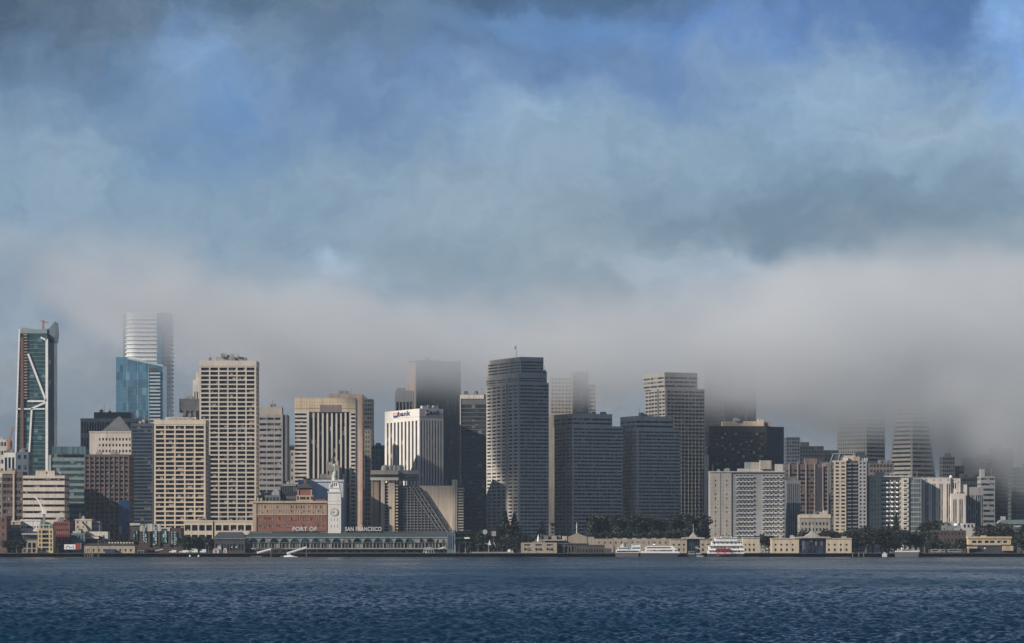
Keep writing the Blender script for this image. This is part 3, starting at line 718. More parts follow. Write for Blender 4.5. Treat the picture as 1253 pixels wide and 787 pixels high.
# stone block and pale blue block behind the brick landmark
b = B('stone_tower', 'old grey stone tower head with small finials behind the clock tower', 399, 399, 415, 569, 2900, 0, 14, 'old building')
b.full(3, .4, 3, .4, 9, .4, 'each', wall((.30, .27, .24)), GD, top=3)
b.pbox('shoulder', wall((.2, .2, .2)), 391.5, 421, 580, 640, 2, 14)
for px in (400.2, 406.5, 413.6): b.part('finial', MB().lathe([(.9, b.h), (.9, b.h+1.5), (.2, b.h+4)], b.ux(px), 2, 8), wall((.3, .27, .24)))
b.part('lantern', MB().lathe([(1.9, b.h), (1.9, b.h+4), (.2, b.h+7)], b.ux(406.5), 7, 8), ROOFD); b.done()
b = B('office_block', 'pale blue white blank walled block behind the brick landmark and clock tower', 364.5, 364.5, 420, 588, 2860, 0, 24)
b.tier(0, b.b, 0, b.a, 0, b.h, spans(b.b*.45, b.b*.97, 3, .8), None, spans(2, 22, 4, .6), [(b.h*.3, b.h*.78)], 'each', wall((.50, .56, .64), .06), glass((.30, .35, .42), .3, 0, .5, bc=(.4, .45, .5)), .3)
b.pbox('cornice', wall((.58, .63, .70), .06), 364, 420.5, 587, 589.5, -.8, 0); b.pbox('dark_roof', ROOFD, 371, 404, 585.5, 587.8, 2, 18); b.done()
b = B('office_block', 'dark brown ribbed block to the rear of the brick landmark', 342.5, 342.5, 366.5, 593.5, 2830, 0, 22); b.full(10, .5, 3, .5, 3, .8, 'ring', wall((.13, .12, .13)), GD, bot=25); b.pbox('roof_slab', wall((.22, .25, .25)), 346, 362, 592, 595, -.6, 4); b.done()
b = B('office_block', 'low slate block carrying a white water tank', 316, 316, 343, 606, 2825, 0, 22); b.full(6, .5, 3, .5, 3, .6, 'ring', wall((.15, .18, .19)), GD, bot=18)
b.part('water_tank', MB().box(b.ux(333.5), b.ux(341.5), 2, 8, b.z(608), b.z(600.5)).box(b.ux(335), b.ux(340), 3, 7, b.z(600.5), b.z(599)), wall((.36, .39, .41)))
for px in (334, 337.3, 340.6): b.part('tank_leg', MB().box(b.ux(px), b.ux(px)+.5, 3, 3.5, b.h, b.z(608)), DMET)
b.done()

# ------------------------------------------------------------------ brick landmark
b = B('brick_landmark', 'red brick landmark with arched windows, cream cornice and rooftop pavilion', 310, 310, 400, 613.5, 2770, 0, 30, 'old building')
BR = brick((.30, .105, .07), (.22, .08, .055), (.30, .2, .16)); TER = wall((.50, .40, .30)); LITE = glass((.05, .045, .04), .2, 0, .68, (1.3, 3), bc=(.62, .60, .55))
W = b.b
zt1, zt2 = b.z(617.5), b.z(630)
b.tier(2, W, 0, b.a, 0, zt2, spans(2.5, W-4, 27, .40), None, spans(2, 28, 12, .4), rows(.6, zt2-.4, 5, .50), 'each', BR, LITE, .35, roof=False)
b.tier(2, W, 0, b.a, zt2+.01, b.h, spans(2.5, W-4, 27, .45), None, spans(2, 28, 12, .4), rows(zt2+.4, zt1, 2, .66), 'each', wall((.42, .29, .20)), LITE, .35, name='attic_wall')
b.part('corner_pier', MB().box(-.6, 2.6, -.5, 4, 0, b.h-.3), TER); b.box('cornice', TER, -.9, W+.6, -1.0, -.02, b.h-1.4, b.h+.3)
b.box('string_course', TER, 2.7, W+.2, -.4, -.01, zt2-.35, zt2+.3); b.box('rear_roof', wall((.25, .10, .08)), W*.72, W-1, 4, 26, b.h, b.h+1.6)
for px in (313, 316, 320): b.part('roof_urn', MB().lathe([(.8, b.h+.3), (1.1, b.h+1.6), (.3, b.h+2.8)], b.ux(px, 1), 1.5, 8), TER)
x0, x1 = b.ux(362), b.ux(383); zp = b.z(597)
pv = b.part('pavilion', MB().box(x0, x1, 3, 17, b.h, b.z(606)), TER)
b.box('pavilion_storey', BR, x0+1.6, x1-1.6, 4, 16, b.z(606), zp, pv)
for i in range(5): b.box('pavilion_window', GD, x0+3+i*1.6, x0+4+i*1.6, 2.7, 2.98, b.z(611), b.z(608), pv)
for xx in (x0+.6, x1-1.8): b.box('pavilion_window', GD, xx, xx+1.2, 2.7, 2.98, b.z(611.2), b.z(607.5), pv)
for xx in (x0+1.2, x1-2): b.box('corner_turret', TER, xx, xx+.9, 3.4, 4.4, b.z(606), b.z(599), pv)
m = MB(); xm = (x0+x1)/2; m.v = [(x0+.6, 2.6, zp), (x1-.6, 2.6, zp), (x1-.6, 17.4, zp), (x0+.6, 17.4, zp), (xm-1.4, 9, b.z(591.5)), (xm+1.4, 9, b.z(591.5)), (xm+1.4, 11, b.z(591.5)), (xm-1.4, 11, b.z(591.5))]
m.f = [(0, 1, 5, 4), (1, 2, 6, 5), (2, 3, 7, 6), (3, 0, 4, 7), (4, 5, 6, 7), (0, 3, 2, 1)]
b.part('hip_roof', m, ROOFD, pv); b.box('chimney', wall((.16, .12, .11)), xm-1.1, xm+1.1, 9, 11, b.z(591.4), b.z(586.5)); b.done()

# ------------------------------------------------------------------ terraced hotel
b = B('terraced_hotel', 'beige hotel with a flat disc roof and a dark slanting terraced wall', 453, 453, 567, 575, 2880, 0, 46, 'hotel')
HT = wall((.56, .47, .37), .1); HT_SHADE = wall((.40, .36, .32), .1)  # second tone is a darker copy of the first, shade put into colour
b.pbox('roof_slab', HT, 453.5, 487.5, 575.5, 580.5, 0, 26); b.pbox('roof_slab', HT_SHADE, 487.6, 513, 575.5, 580.2, 6, 30)
b.pbox('painted_shade_gap', DMET, 456, 511, 580.5, 584.2, 3, 28); b.pbox('lower_slab', wall((.62, .57, .50)), 453, 487.5, 584.2, 587.8, 0, 26); b.pbox('lower_slab', HT_SHADE, 487.6, 511, 584.2, 588, 6, 28)  # dark solid standing for the shadow between the slabs
b.pbox('wall', wall((.34, .25, .18)), 456, 463.4, 587.9, 660, 1.2, 24); b.pbox('wall', DMET, 463.5, 466, 587.9, 660, 2.5, 24); b.pbox('wall', HT, 466, 470.6, 587.9, 660, .2, 24); b.pbox('wall', wall((.46, .39, .31)), 454.6, 456, 587.9, 660, .8, 24)
b.pbox('painted_shade_wall', wall((.07, .07, .075)), 470.7, 486.9, 591, 660, 4, 24); b.pbox('wall', HT, 475.2, 483, 591, 660, .4, 3.98)  # near black wall stands for the shade behind the balconies
for j in range(18):
    z = b.z(593)-j*2.62
    b.part('balcony', MB().box(b.ux(470.8), b.ux(475.1), 1.2, 3.9, z-1.2, z), HT_SHADE); b.part('balcony', MB().box(b.ux(483.1), b.ux(487), .9, 3.9, z-1.2, z), HT)
# the dark terraces, sloping away to the far end
sl = [(b.ux(487.2), -1.0), (b.ux(551), -1.0), (b.ux(548), b.z(655)), (b.ux(510.5), b.z(594)), (b.ux(487.2), b.z(594))]
b.part('terrace_wall', MB().extr([(b.ux(487.2), 0), (b.ux(549), 0), (b.ux(549), b.z(653)), (b.ux(510.5), b.z(594)), (b.ux(487.2), b.z(594))], 6, 30), wall((.085, .085, .09)))
for j in range(18):
    y = 596+j*3.35; xe = 510.5+(y-594)*38.5/59
    b.part('terrace', MB().box(b.ux(487.4), b.ux(min(548.5, xe)), 4.6, 5.98, b.z(y)-1.0, b.z(y)), wall((.17, .17, .175)))
for i in range(13):
    px = 489.5+i*4.3; yt = max(595.5, 594+(px-510.5)*59/38.5+2)
    b.pbox('terrace_fin', wall((.20, .20, .205)), px, px+.7, yt, 658, 4.2, 4.58)
for k in range(3):
    b.part('slope_rail', MB().bar((b.ux(501+k*4.5), 4.0, b.z(594.5)), (b.ux(538+k*5), 4.0, b.z(652)), .7), wall((.22, .22, .225)))
b.part('slanted_wall', MB().extr([(b.ux(512), b.z(594.2)), (b.ux(553), b.z(594.2)), (b.ux(553), b.z(657))], 8, 30), HT)
b.pbox('lift_shaft', wall((.50, .44, .37)), 553.2, 559.3, 587, 660, 5, 30); b.pbox('shaft_groove', DMET, 557.3, 557.9, 588, 660, 4.85, 4.98)
b.pbox('painted_shade_wall', DMET, 559.4, 567, 594, 660, 8, 28)  # shade behind these balconies put into the dark wall colour
for j in range(18): b.part('balcony', MB().box(b.ux(559.5), b.ux(567), 5.5, 7.9, b.z(597+j*3.4)-1.1, b.z(597+j*3.4)), HT_SHADE)
for px, r in ((470.5, 3.3), (477.5, 2.0), (483, 2.2), (488.5, 2.6), (491.5, 1.6)): b.part('roof_dome', MB().lathe([(r, b.z(575.4)), (r, b.z(575.4)+2.2), (r*.8, b.z(575.4)+3.8), (r*.3, b.z(575.4)+4.7)], b.ux(px), 12, 14), wall((.58, .58, .56)))
b.done()

# ------------------------------------------------------------------ white striped tower with the bank sign
b = B('white_striped_tower', 'white stone tower of close vertical stripes with a bank sign on its crown', 470.8, 513.2, 542.5, 500, 3030, 24, 30, 'office tower')
BW = wall((.66, .64, .61), .08, streak=.2); zc = b.z(514.5)
b.full(8, .46, 9, .50, 1, 1, 'slot', BW, GBLACK, top=b.h-zc, bot=3, mg=.035, rec=1.2)
b.box('crown_line', wall((.55, .53, .50)), -.2, b.b+.2, -.2, b.a+.2, b.z(509.6), b.z(509.2))
for face in 'FL':
    ln = b.b if face == 'F' else b.a
    def at(u, d): return (u, -d) if face == 'F' else (-d, ln-u)
    rz = 0 if face == 'F' else -math.pi/2
    sg = MB(); x, y = at(ln*.26, .25); x2, y2 = at(ln*.39, .05)
    zz0, zz1 = b.z(507.6), b.z(502.6)
    e1 = b.part('sign_emblem', MB().box(min(x, x2), max(x, x2), min(y, y2), max(y, y2), zz0, zz1), paint((.62, .09, .08)))
    x, y = at(ln*.26+.4, .33); x2, y2 = at(ln*.39-.4, .26)
    b.part('emblem_field', MB().box(min(x, x2), max(x, x2), min(y, y2), max(y, y2), zz0-.7, zz0+1.6), paint((.03, .05, .16)), e1)
    x, y = at(ln*.325, .36); lettering('lettering', 'us', 3.4, paint((.85, .85, .85)), b.root, (x, y, zz0+1.3), .1, rz, 1.0 if face == 'F' else 2.1)
    x, y = at(ln*.56, .2); lettering('lettering', 'bank', 6.2, paint((.02, .03, .10)), b.root, (x, y, zz0+.2), .15, rz, 1.0 if face == 'F' else 2.3)
b.clutter(20, 3, 1); b.done()
b = B('office_block', 'pale hazy block with round screens over its roof beside the pink stone slab', 483.5, 483.5, 506, 478, 3230, 0, 24); b.full(5, .6, 2, .6, 3, .6, 'ring', wall((.45, .46, .46)), GD, top=7, bot=90); b.done()

# tall dark slab with one pink stone edge
b = B('dark_slab_tower', 'tall dark slab with one pinkish stone edge fading upward into cloud', 498, 509.5, 564, 441, 3310, 24, 40, 'skyscraper')
b.tier(0, b.b, 0, b.a, 0, b.h, spans(1, b.b-1, 30, .6), None, None, [(4, b.h-5)], 'slot', wall((.085, .088, .095)), GNAVY, .5)
b.part('stone_edge', MB().box(-.8, -.02, .5, b.a-.5, 0, b.h-2), wall((.62, .46, .36), .08)); b.clutter(21, 3, 1); b.done()
b = B('grey_slab_tower', 'smooth dark grey slab with a thin pale frame at its top and edge', 562.8, 562.8, 596, 482.5, 3070, 0, 34, 'office tower')
b.full(1, .97, 1, .95, 34, .82, 'ring', wall((.15, .155, .16)), glass((.045, .055, .065), .2, .2, .03), top=9, bot=4, mg=.015)
b.pbox('pale_frame', wall((.66, .62, .56)), 562.6, 592, 483, 488, -.5, -.02); b.pbox('pale_frame', wall((.62, .60, .56)), 562.6, 564, 488, 660, -.5, -.02); b.done()

# ------------------------------------------------------------------ four grey stepped slabs
def stepped(name, label, xl, xc, xr, y1, D, th, cap, step, nf, mat, gl=GBLACK, strips=3, offs=4.0, pier=True):
    """a slab of three leaves whose ends step back, with window bands round every storey and a set-back cap"""
    b = B(name, label, xc, xc, xr, y1, D, 0, 30, 'skyscraper')
    t = math.radians(th); c, n = math.cos(t), math.sin(t)
    b.root.rotation_euler = (0, 0, t); b.th = t
    k = (xr-626.5)/K; b.b = (k*D-b.X)/(c-k*n)
    k = (xl-626.5)/K; tot = (k*D-b.X)/(-n-k*c)     # depth that would end at column xl
    leaf = tot/strips*.99; b.a = leaf*strips
    H = b.h
    gaps = 2.4
    for i in range(strips):
        y0 = i*leaf; x0 = -i*offs*.0+ (0 if i == 1 else .9*i)
        F = spans(1.5, b.b-x0-.3, 1, 1) if i == 0 else None
        Ls = spans(.2, leaf-gaps-.2, 2, .74)
        b.tier(x0, b.b-i*2.0, y0, y0+leaf-gaps, 0, H, F, Ls, Ls if i == 0 else None, rows(5, H-1.2, nf, .46), 'ring', mat, gl, .55)
        if i < strips-1: b.box('dark_joint', DMET, x0+1.5, b.b-4, y0+leaf-gaps+.01, y0+leaf-.01, 0, H-1)
    # thin mullions down the broad face
    nm = int(b.b/3.4)
    b.many('mullion', 1, lambda: MB().box(-.14, .14, -.2, -.01, 0, H-7), mat, [((i+.5)*b.b/nm, 0, 5) for i in range(nm)])
    z0 = H
    for (fa, fb, yy, nfl) in cap:
        z1 = wz(yy, D)-G
        b.tier(b.b*fa, b.b*fb, 1.5, b.a-2, z0+.01, z1, spans(.5, b.b*(fb-fa)-.5, 1, 1), spans(.5, b.a-4, 3, .9), spans(.5, b.a-4, 3, .9), rows(z0+.6, z1-3.2, nfl, .45), 'ring', mat, gl, .5, name='setback_wall')
        z0 = z1
    b.top = z0
    return b
b = stepped('stepped_tower', 'tallest grey stepped tower, with a set back crown and small flagpole', 591.2, 634, 671.5, 468, 2960, 24, [(.03, .96, 457, 2), (.10, .85, 436.5, 4)], 0, 45, wall((.50, .475, .44), .1))
b.clutter(23, 2, 1, z=b.z(457)+.1, x0=b.b*.9, x1=b.b*.96, big=3)
fp = b.part('flagpole', MB().lathe([(.25, b.top), (.12, b.top+11)], b.b*.12, 12, 6), METAL); b.part('flag', MB().extr([(b.b*.12-.2, b.top+10), (b.b*.12-1.6, b.top+8.6), (b.b*.12-1.5, b.top+7.4), (b.b*.12-.2, b.top+8.6)], 11.9, 12.1), paint((.3, .25, .25)), fp); b.done()
b = stepped('stepped_tower', 'lower grey stepped slab standing right behind the round dark trees', 674.5, 700, 762.5, 521, 2990, 24, [(.03, .80, 506, 2)], 0, 33, CONC); b.clutter(24, 2, 2, z=b.top, x1=b.b*.7); b.done()
b = stepped('stepped_tower', 'grey stepped slab with a short block on its roof, above the long tree row', 757.5, 779, 832.5, 525, 3010, 24, [(.0, .86, 509, 2)], 0, 33, CONC); b.clutter(25, 2, 1, z=b.top, x1=b.b*.7); b.done()
b = stepped('stepped_tower', 'hazy stepped tower whose serrated white end catches the sun', 785.5, 814, 862, 475.5, 3130, 24, [(.0, .84, 455.5, 3)], 0, 42, wall((.46, .44, .41), .1)); b.done()

# towers swallowed by the fog behind them
b = B('office_tower', 'sunlit cream tower head dissolving in fog behind the grey stepped slabs', 673, 673, 700.5, 462, 3340, 0, 30); b.full(6, .45, 4, .5, 46, .5, 'ring', wall((.70, .60, .48)), GD); b.pbox('lower_wing', wall((.70, .60, .48)), 671, 681, 507, 640, -4, -.02); b.done()
b = B('office_tower', 'shadowy grey tower half lost in fog beside the sunlit cream head', 700.8, 700.8, 720, 455, 3360, 0, 30); b.full(5, .5, 4, .5, 44, .5, 'ring', wall((.13, .13, .135)), GD); b.done()
b = B('office_tower', 'pale narrow tower with square windows at the edge of the fog', 720.4, 720.4, 729, 470, 3350, 0, 24); b.full(3, .5, 4, .5, 40, .5, 'ring', wall((.55, .50, .44)), GD); b.done()
b = B('dark_slab_tower', 'huge dark tower melting into the fog above the black office slab', 862, 886, 925.5, 440, 3470, 24, 40, 'skyscraper'); b.full(9, .55, 9, .55, 50, .8, 'ring', wall((.055, .05, .055)), GNAVY, rec=.8); b.done()

# black slab whose scattered lit windows are put in as pale glass colour
b = B('black_office_slab', 'black office slab with scattered pale windows and a cream plant room', 868, 868, 938, 521.5, 3080, 0, 34, 'office tower')
b.full(16, .86, 5, .8, 30, .6, 'ring', wall((.022, .022, .026), .2), GBLACK, top=5, bot=6, mg=.01)
b.pbox('plant_room', wall((.62, .49, .36)), 884.5, 935, 515.5, 521.5, 4, 26); b.pbox('plant_room', wall((.30, .25, .22)), 935.2, 943, 516, 521.5, 6, 26)
b.part('side_wall', MB().prism([(b.ux(938.1), .3), (b.ux(960.5), 12), (b.ux(960.5), 34), (b.ux(938.1), 34)], 0, b.z(522)), wall((.035, .05, .075), .2))
for px in (929, 932, 934.5): b.part('roof_drum', MB().lathe([(.9, b.z(515.5)), (.9, b.z(513))], b.ux(px), 8, 8), wall((.6, .5, .4)))
b.clutter(26, 2, 1, b.z(515.5), 14, 34); b.done()
b = B('lift_tower', 'slim pale cylinder rising at the corner of the black office slab', 861.8, 861.8, 867.6, 557, 3030, 0, 5, 'lift tower')
b.part('shaft', MB().lathe([(2.1, 0), (2.1, b.h-1), (1.8, b.h)], 2.1, 2.5, 14), wall((.56, .53, .47))); b.part('base_block', MB().box(-1, 9, 5, 12, 0, b.z(575)), wall((.12, .13, .15))); b.done()
b = B('office_tower', 'blue grey tower standing in mist to the rear of the black office slab', 962, 962, 979, 535, 3330, 0, 24); b.full(5, .6, 3, .6, 30, .5, 'ring', wall((.17, .20, .23)), GNAVY); b.done()
b = B('office_block', 'misty low slate block with stepped roof in the gap beyond the purple tower', 977, 977, 1008, 546, 3380, 0, 24); b.full(8, .6, 3, .6, 26, .5, 'ring', wall((.09, .10, .115)), GNAVY); b.pbox('roof_step', wall((.12, .13, .14)), 980, 990, 541, 546, 2, 14); b.done()
b = B('office_block', 'misty dim block peering over the purple ribbed tower', 992, 992, 1026, 551, 3420, 0, 24); b.full(8, .6, 3, .6, 26, .5, 'ring', wall((.08, .09, .10)), GNAVY); b.done()

# ------------------------------------------------------------------ slab of flats with white balconies
b = B('apartment_slab', 'long pale apartment slab with a grid of white balconies', 869, 869, 960, 578, 2860, 0, 26, 'apartment block')
xg = b.ux(895); FL = 17; zr = rows(2, b.h-1.5, FL, .5)
AP = wall((.60, .55, .48), .08, joints=(7, 2.9)); AG = wall((.38, .38, .38), .1)
b.tier(0, xg, 0, b.a, 0, b.h, [(4.2, 5.0), (13.6, 14.4)], None, None, [r for i, r in enumerate(zr) if i % 3 != 1], 'each', AP, GD, .3, name='end_wall')
b.pbox('wall_groove', wall((.2, .2, .2)), 881.2, 882.2, 578.5, 672, -.1, -.01)
cols = [902.5, 907, 911.5, 916, 920.3, 935, 939.5, 944, 949.5, 956]
b.tier(xg, b.b, .8, b.a, 0, b.h, [(b.ux(p)-xg-.95, b.ux(p)-xg+.95) for p in cols], None, None, zr, 'each', AG, GBLACK, .5, name='balcony_wall')
b.many('balcony', 1, lambda: MB().box(-1.15, 1.15, -.5, .78, 0, 1.05), wall((.74, .74, .72), .06), [(b.ux(p), 0, r[0]-.3) for p in cols for r in zr])
b.box('roof_edge', wall((.66, .64, .60)), -.5, b.b+.4, -.6, b.a, b.h+.02, b.h+.9)
for a in ((PALE, 903, 934, 573.5, 577), (CREAM, 920, 930, 566, 573.5), (CREAM2, 930, 944, 563.5, 574), (wall((.40, .43, .42)), 912, 927, 565.5, 573.4), (PALE, 948, 958.5, 568, 577), (DMET, 935, 946, 570, 576.8)): b.pbox('penthouse', a[0], a[1], a[2], a[3], a[4], 3+.7*a[1] % 3, 14)
b.clutter(27, 3, 2); b.done()

# purple brown ribbed tower and its neighbours
b = B('ribbed_tower', 'purple brown tower divided by tall white piers', 965, 965, 1017, 568, 2990, 0, 30, 'office tower')
b.full(4, .92, 3, .8, 19, .46, 'ring', PURPLE, GBLACK, top=4, bot=4, mg=.0)
for px in (965, 975.5, 985.5, 996.2, 1006.2, 1012.5): b.pbox('pier', wall((.60, .54, .48)), px, px+1.3, 567, 650, -.9, -.01)
b.pbox('dark_bay', wall((.10, .095, .10)), 998.2, 1005.8, 572, 650, -.5, -.02); b.pbox('stair_box', TAN, 1007.5, 1011.5, 566, 571, -1.2, -.02)
b.pbox('roof_house', wall((.34, .25, .22)), 985, 1000, 561, 568, 4, 16); b.clutter(28, 4, 2); b.done()
b = B('ribbed_block', 'slim grey block of fine vertical ribs before the purple tower', 962.5, 962.5, 979.5, 588, 2910, 0, 18, 'office block')
b.full(7, .5, 4, .5, 1, .96, 'slot', wall((.34, .35, .37)), GNAVY, top=1.5, bot=2); b.done()
b = B('apartment_block', 'low cream block with a rooftop hutch set behind the glass fronted pier hall', 978.5, 978.5, 1016, 630, 2840, 0, 22, 'apartment block')
b.full(8, .5, 3, .5, 5, .5, 'each', wall((.34, .31, .27)), GD, top=5, bot=2); b.pbox('roof_band', CREAM, 978, 1016.5, 629.5, 634, -.5, -.02); b.pbox('hutch', CREAM, 1008, 1012.5, 625, 630, 2, 8); b.done()

# slender cream apartment tower
b = B('apartment_tower', 'slender cream apartment tower with dark stacked balconies down its middle', 1017, 1017, 1062, 563.5, 2880, 0, 26, 'tower block')
FL = 24; zr = rows(2, b.h-.8, FL, .5)
x = [b.ux(p) for p in (1017, 1020.6, 1035.4, 1050.5, 1060.6, 1062)]
b.tier(x[0], x[1]-.02, 2, 20, 0, b.h-1, [(.3, x[1]-x[0]-.4)], None, None, zr[:-1], 'each', wall((.13, .14, .15)), GBLACK, .5, name='painted_shade_wall')  # side turned from the sun, its shade put into the dark colour
w1 = x[2]-x[1]; b.tier(x[1], x[2], 0, 22, 0, b.h, [(w1*.14, w1*.42), (w1*.6, w1*.92)], None, None, zr, 'each', wall((.68, .58, .46), .08), GD, .35)
b.tier(x[2]+.02, x[3]-.02, 2.4, 22, 0, b.h-.6, None, None, None, None, 'each', wall((.075, .08, .09)), GD, name='balcony_wall')
for i in range(2): b.many('balcony', 1, lambda: MB().box(0, 3.6, .6, 2.38, 0, 1.0), wall((.24, .25, .27)), [(x[2]+.9+i*5.2, 0, r[0]-.3) for r in zr])
w2 = x[4]-x[3]; b.tier(x[3], x[4], .9, 22, 0, b.h-.5, [(w2*.16, w2*.4), (w2*.62, w2*.86)], None, None, zr, 'each', wall((.40, .40, .41), .1), GD, .35, name='grey_wall')
b.box('end_wall', DMET, x[4]+.01, x[5], 3, 20, 0, b.h-4)
b.pbox('penthouse', CREAM, 1034, 1047, 557.5, 563, 3, 12); b.pbox('penthouse', wall((.72, .70, .66)), 1031.5, 1038, 560, 563.6, 1.5, 3); b.pbox('roof_house', wall((.5, .4, .3)), 1043.5, 1052, 559, 564, 2, 9)
for px in (1054, 1057.5, 1060): b.pbox('roof_vent', wall((.6, .6, .6)), px, px+1.6, 560.5, 564.2, 3, 5)
b.clutter(29, 3, 2); b.done()
b = B('office_block', 'glass topped block with pale sloping roof frames behind the slender apartment tower', 1014.5, 1014.5, 1063, 566, 3030, 0, 24)
b.full(9, .7, 3, .7, 18, .5, 'ring', wall((.11, .13, .145)), GNAVY)
FR = paint((.42, .46, .48)); GRF = glass((.10, .14, .16), .2, .2, .1)
for xa, xb, xs in ((1016, 1029, 4), (1025, 1044, 3)):
    f = b.part('roof_glass', MB().extr([(b.ux(xa), b.h+.02), (b.ux(xb), b.h+.02), (b.ux(xb), b.z(555)), (b.ux(xa+xs), b.z(555))], 2+xa % 5, 8+xa % 5), GRF)
    for p, q in (((xa, 566), (xa+xs, 555)), ((xa+xs, 555), (xb, 555)), ((xb, 555), (xb+1, 566))): b.part('roof_frame', MB().bar((b.ux(p[0]), 1.6+xa % 5, b.z(p[1])), (b.ux(q[0]), 1.6+xa % 5, b.z(q[1])), .8), FR, f)
b.part('dark_roof', MB().extr([(b.ux(1044.5), b.h+.02), (b.ux(1062), b.h+.02), (b.ux(1059), b.z(553)), (b.ux(1048), b.z(553.5))], 3, 12), wall((.08, .10, .11))); b.done()
b = B('office_tower', 'hazy white tower of small square windows fading up into grey fog', 1024, 1060, 1083, 492, 3480, 40, 30, 'skyscraper')
b.full(1, .97, 12, .5, 36, .5, 'each', wall((.62, .60, .57)), GD, mg=.015, mgs=.03); b.done()
b = B('office_block', 'misty brown block tucked between the hazy white tower and the pyramid', 1063, 1063, 1094, 567, 3130, 0, 22); b.full(7, .6, 3, .6, 16, .5, 'ring', wall((.22, .18, .17)), GD); b.done()

# white flats with wavy balconies
b = B('apartment_block', 'white apartment block with zigzag balconies and a greenish glass end', 1063.5, 1063.5, 1127.5, 583.5, 2890, 0, 26, 'apartment block')
FL = 15; zr = rows(2, b.h-2, FL, .55); x = [b.ux(p) for p in (1063.5, 1077.5, 1102.5, 1112, 1127.5)]
YW = wall((.60, .56, .47), .08)
b.tier(x[0], x[1], 0, 24, 0, b.h, spans(1.2, x[1]-x[0]-.6, 3, .3), None, None, zr, 'each', YW, glass((.2, .18, .15), .3, 0, .4, bc=(.4, .37, .3)), .3)
b.tier(x[1]+.02, x[2]-.02, 1.8, 24, 0, b.h, spans(.6, x[2]-x[1]-.6, 4, .8), None, None, zr, 'each', wall((.42, .42, .40)), GBLACK, .5, name='balcony_wall')
b.many('balcony', 1, lambda: MB().prism([(-2, 1.78), (-2, .6), (-.6, -.5), (1.4, .2), (2, 1.0), (2, 1.78)], 0, 1.1), wall((.80, .79, .75), .05), [(x[1]+2.4+i*(x[2]-x[1]-.4)/4, 0, r[0]-.5) for i in range(4) for r in zr])
b.tier(x[2], x[3], 0, 24, 0, b.h, spans(x[3]-x[2]-4.2, x[3]-x[2]-1.4, 1, 1), None, None, zr, 'each', YW, GBLACK, .3)
b.many('balcony', 2, lambda: MB().box(-1.7, 1.7, -.7, -.02, 0, 1.0), wall((.80, .79, .75), .05), [(x[3]-2.8, 0, r[0]-.4) for r in zr])
b.tier(x[3]+.02, x[4], 1, 24, 0, b.h-.6, spans(.2, x[4]-x[3]-.3, 5, .86), None, None, rows(2, b.h-1.6, FL, .7), 'each', wall((.30, .33, .33)), glass((.12, .16, .165), .15, .2, .1, bc=(.2, .25, .25)), .3, name='glass_end')
b.box('roof_edge', wall((.70, .68, .62)), -.6, x[3]+.4, -.8, 24, b.h+.02, b.h+.9); b.pbox('penthouse', CREAM, 1071.5, 1082.5, 578, 583.2, 3, 12); b.clutter(30, 3, 1); b.done()

# ------------------------------------------------------------------ the pyramid
b = B('pyramid_tower', 'banded white pyramid tower lost in fog above its sloping flanks', 1093, 1093, 1130, 583, 3400, 0, 40, 'skyscraper')
Hp = 262; s = b.sc
# corners at street level and the apex, worked out from its slopes
yb = HZ+10/ s - 0; z583 = b.z(583); z520 = b.z(520)
rate = (b.ux(1100.5)-b.ux(1093))/(z520-z583)
xL = b.ux(1093)-rate*z583; hw = rate*Hp
cx_, cy_ = xL+hw, hw
yaw = math.radians(38)
fr = hw*2/ (math.cos(yaw)+math.sin(yaw))/2
def sq(z):
    r = fr*(1-z/Hp)*1.0
    pts = []
    for ax, ay in ((-1, -1), (1, -1), (1, 1), (-1, 1)):
        pts.append((cx_+r*(ax*math.cos(yaw)-ay*math.sin(yaw)), cy_+r*(ax*math.sin(yaw)+ay*math.cos(yaw))))
    return pts
def grow(pts, k): return [(cx_+(x-cx_)*k, cy_+(y-cy_)*k) for x, y in pts]
b.part('shaft', MB().prism(sq(0), 0, 205, sq(205)), GD)
nf = 46
for j in range(nf):
    z0 = 3+j*4.4; z1 = z0+2.5
    b.part('storey_band', MB().prism(grow(sq(z0), 1.02), z0, z1, grow(sq(z1), 1.02)), wall((.74, .70, .64), .06))
for k in range(4):
    p, q = Vector((*grow(sq(0), 1.03)[k], 0)), Vector((*grow(sq(205), 1.04)[k], 205))
    b.part('corner_rib', MB().bar(p, q, 1.6), wall((.74, .70, .64), .06))
b.done()

# ------------------------------------------------------------------ white stepped hall of vertical slits
b = B('slit_window_block', 'white art deco block with paired dark vertical slits and stepped end', 1127.5, 1127.5, 1200, 585.5, 2900, 0, 28, 'office block')
WD = wall((.68, .62, .56), .07); u = lambda p: b.ux(p)
def pairs(ps, o): return [t for p in ps for t in ((u(p)-o, u(p)-o+1.1), (u(p)-o+1.7, u(p)-o+2.8))]
b.tier(0, u(1163), 0, 26, 0, b.h, pairs((1132.2, 1140.8, 1149.6, 1158.4), 0), None, None, [(6, b.z(592))], 'slot', WD, GD, .5)
b.tier(u(1163)+.02, u(1175.5), 1.5, 26, 0, b.h, [(a-u(1163), c-u(1163)) for a, c in pairs((1166.2,), 0)], None, None, [(b.z(598), b.z(590.5))], 'slot', WD, GD, .5)
b.tier(u(1175.52), u(1184), 3, 26, 0, b.z(593), None, None, None, None, 'slot', WD, GD, name='stepped_wing')
b.tier(u(1163)+.02, u(1181), -3, 1.48, 0, b.z(604), [(a-u(1163), c-u(1163)) for a, c in pairs((1166, 1173.5), 0)], None, None, [(3, b.z(611))], 'slot', WD, GD, .5, name='front_wing')
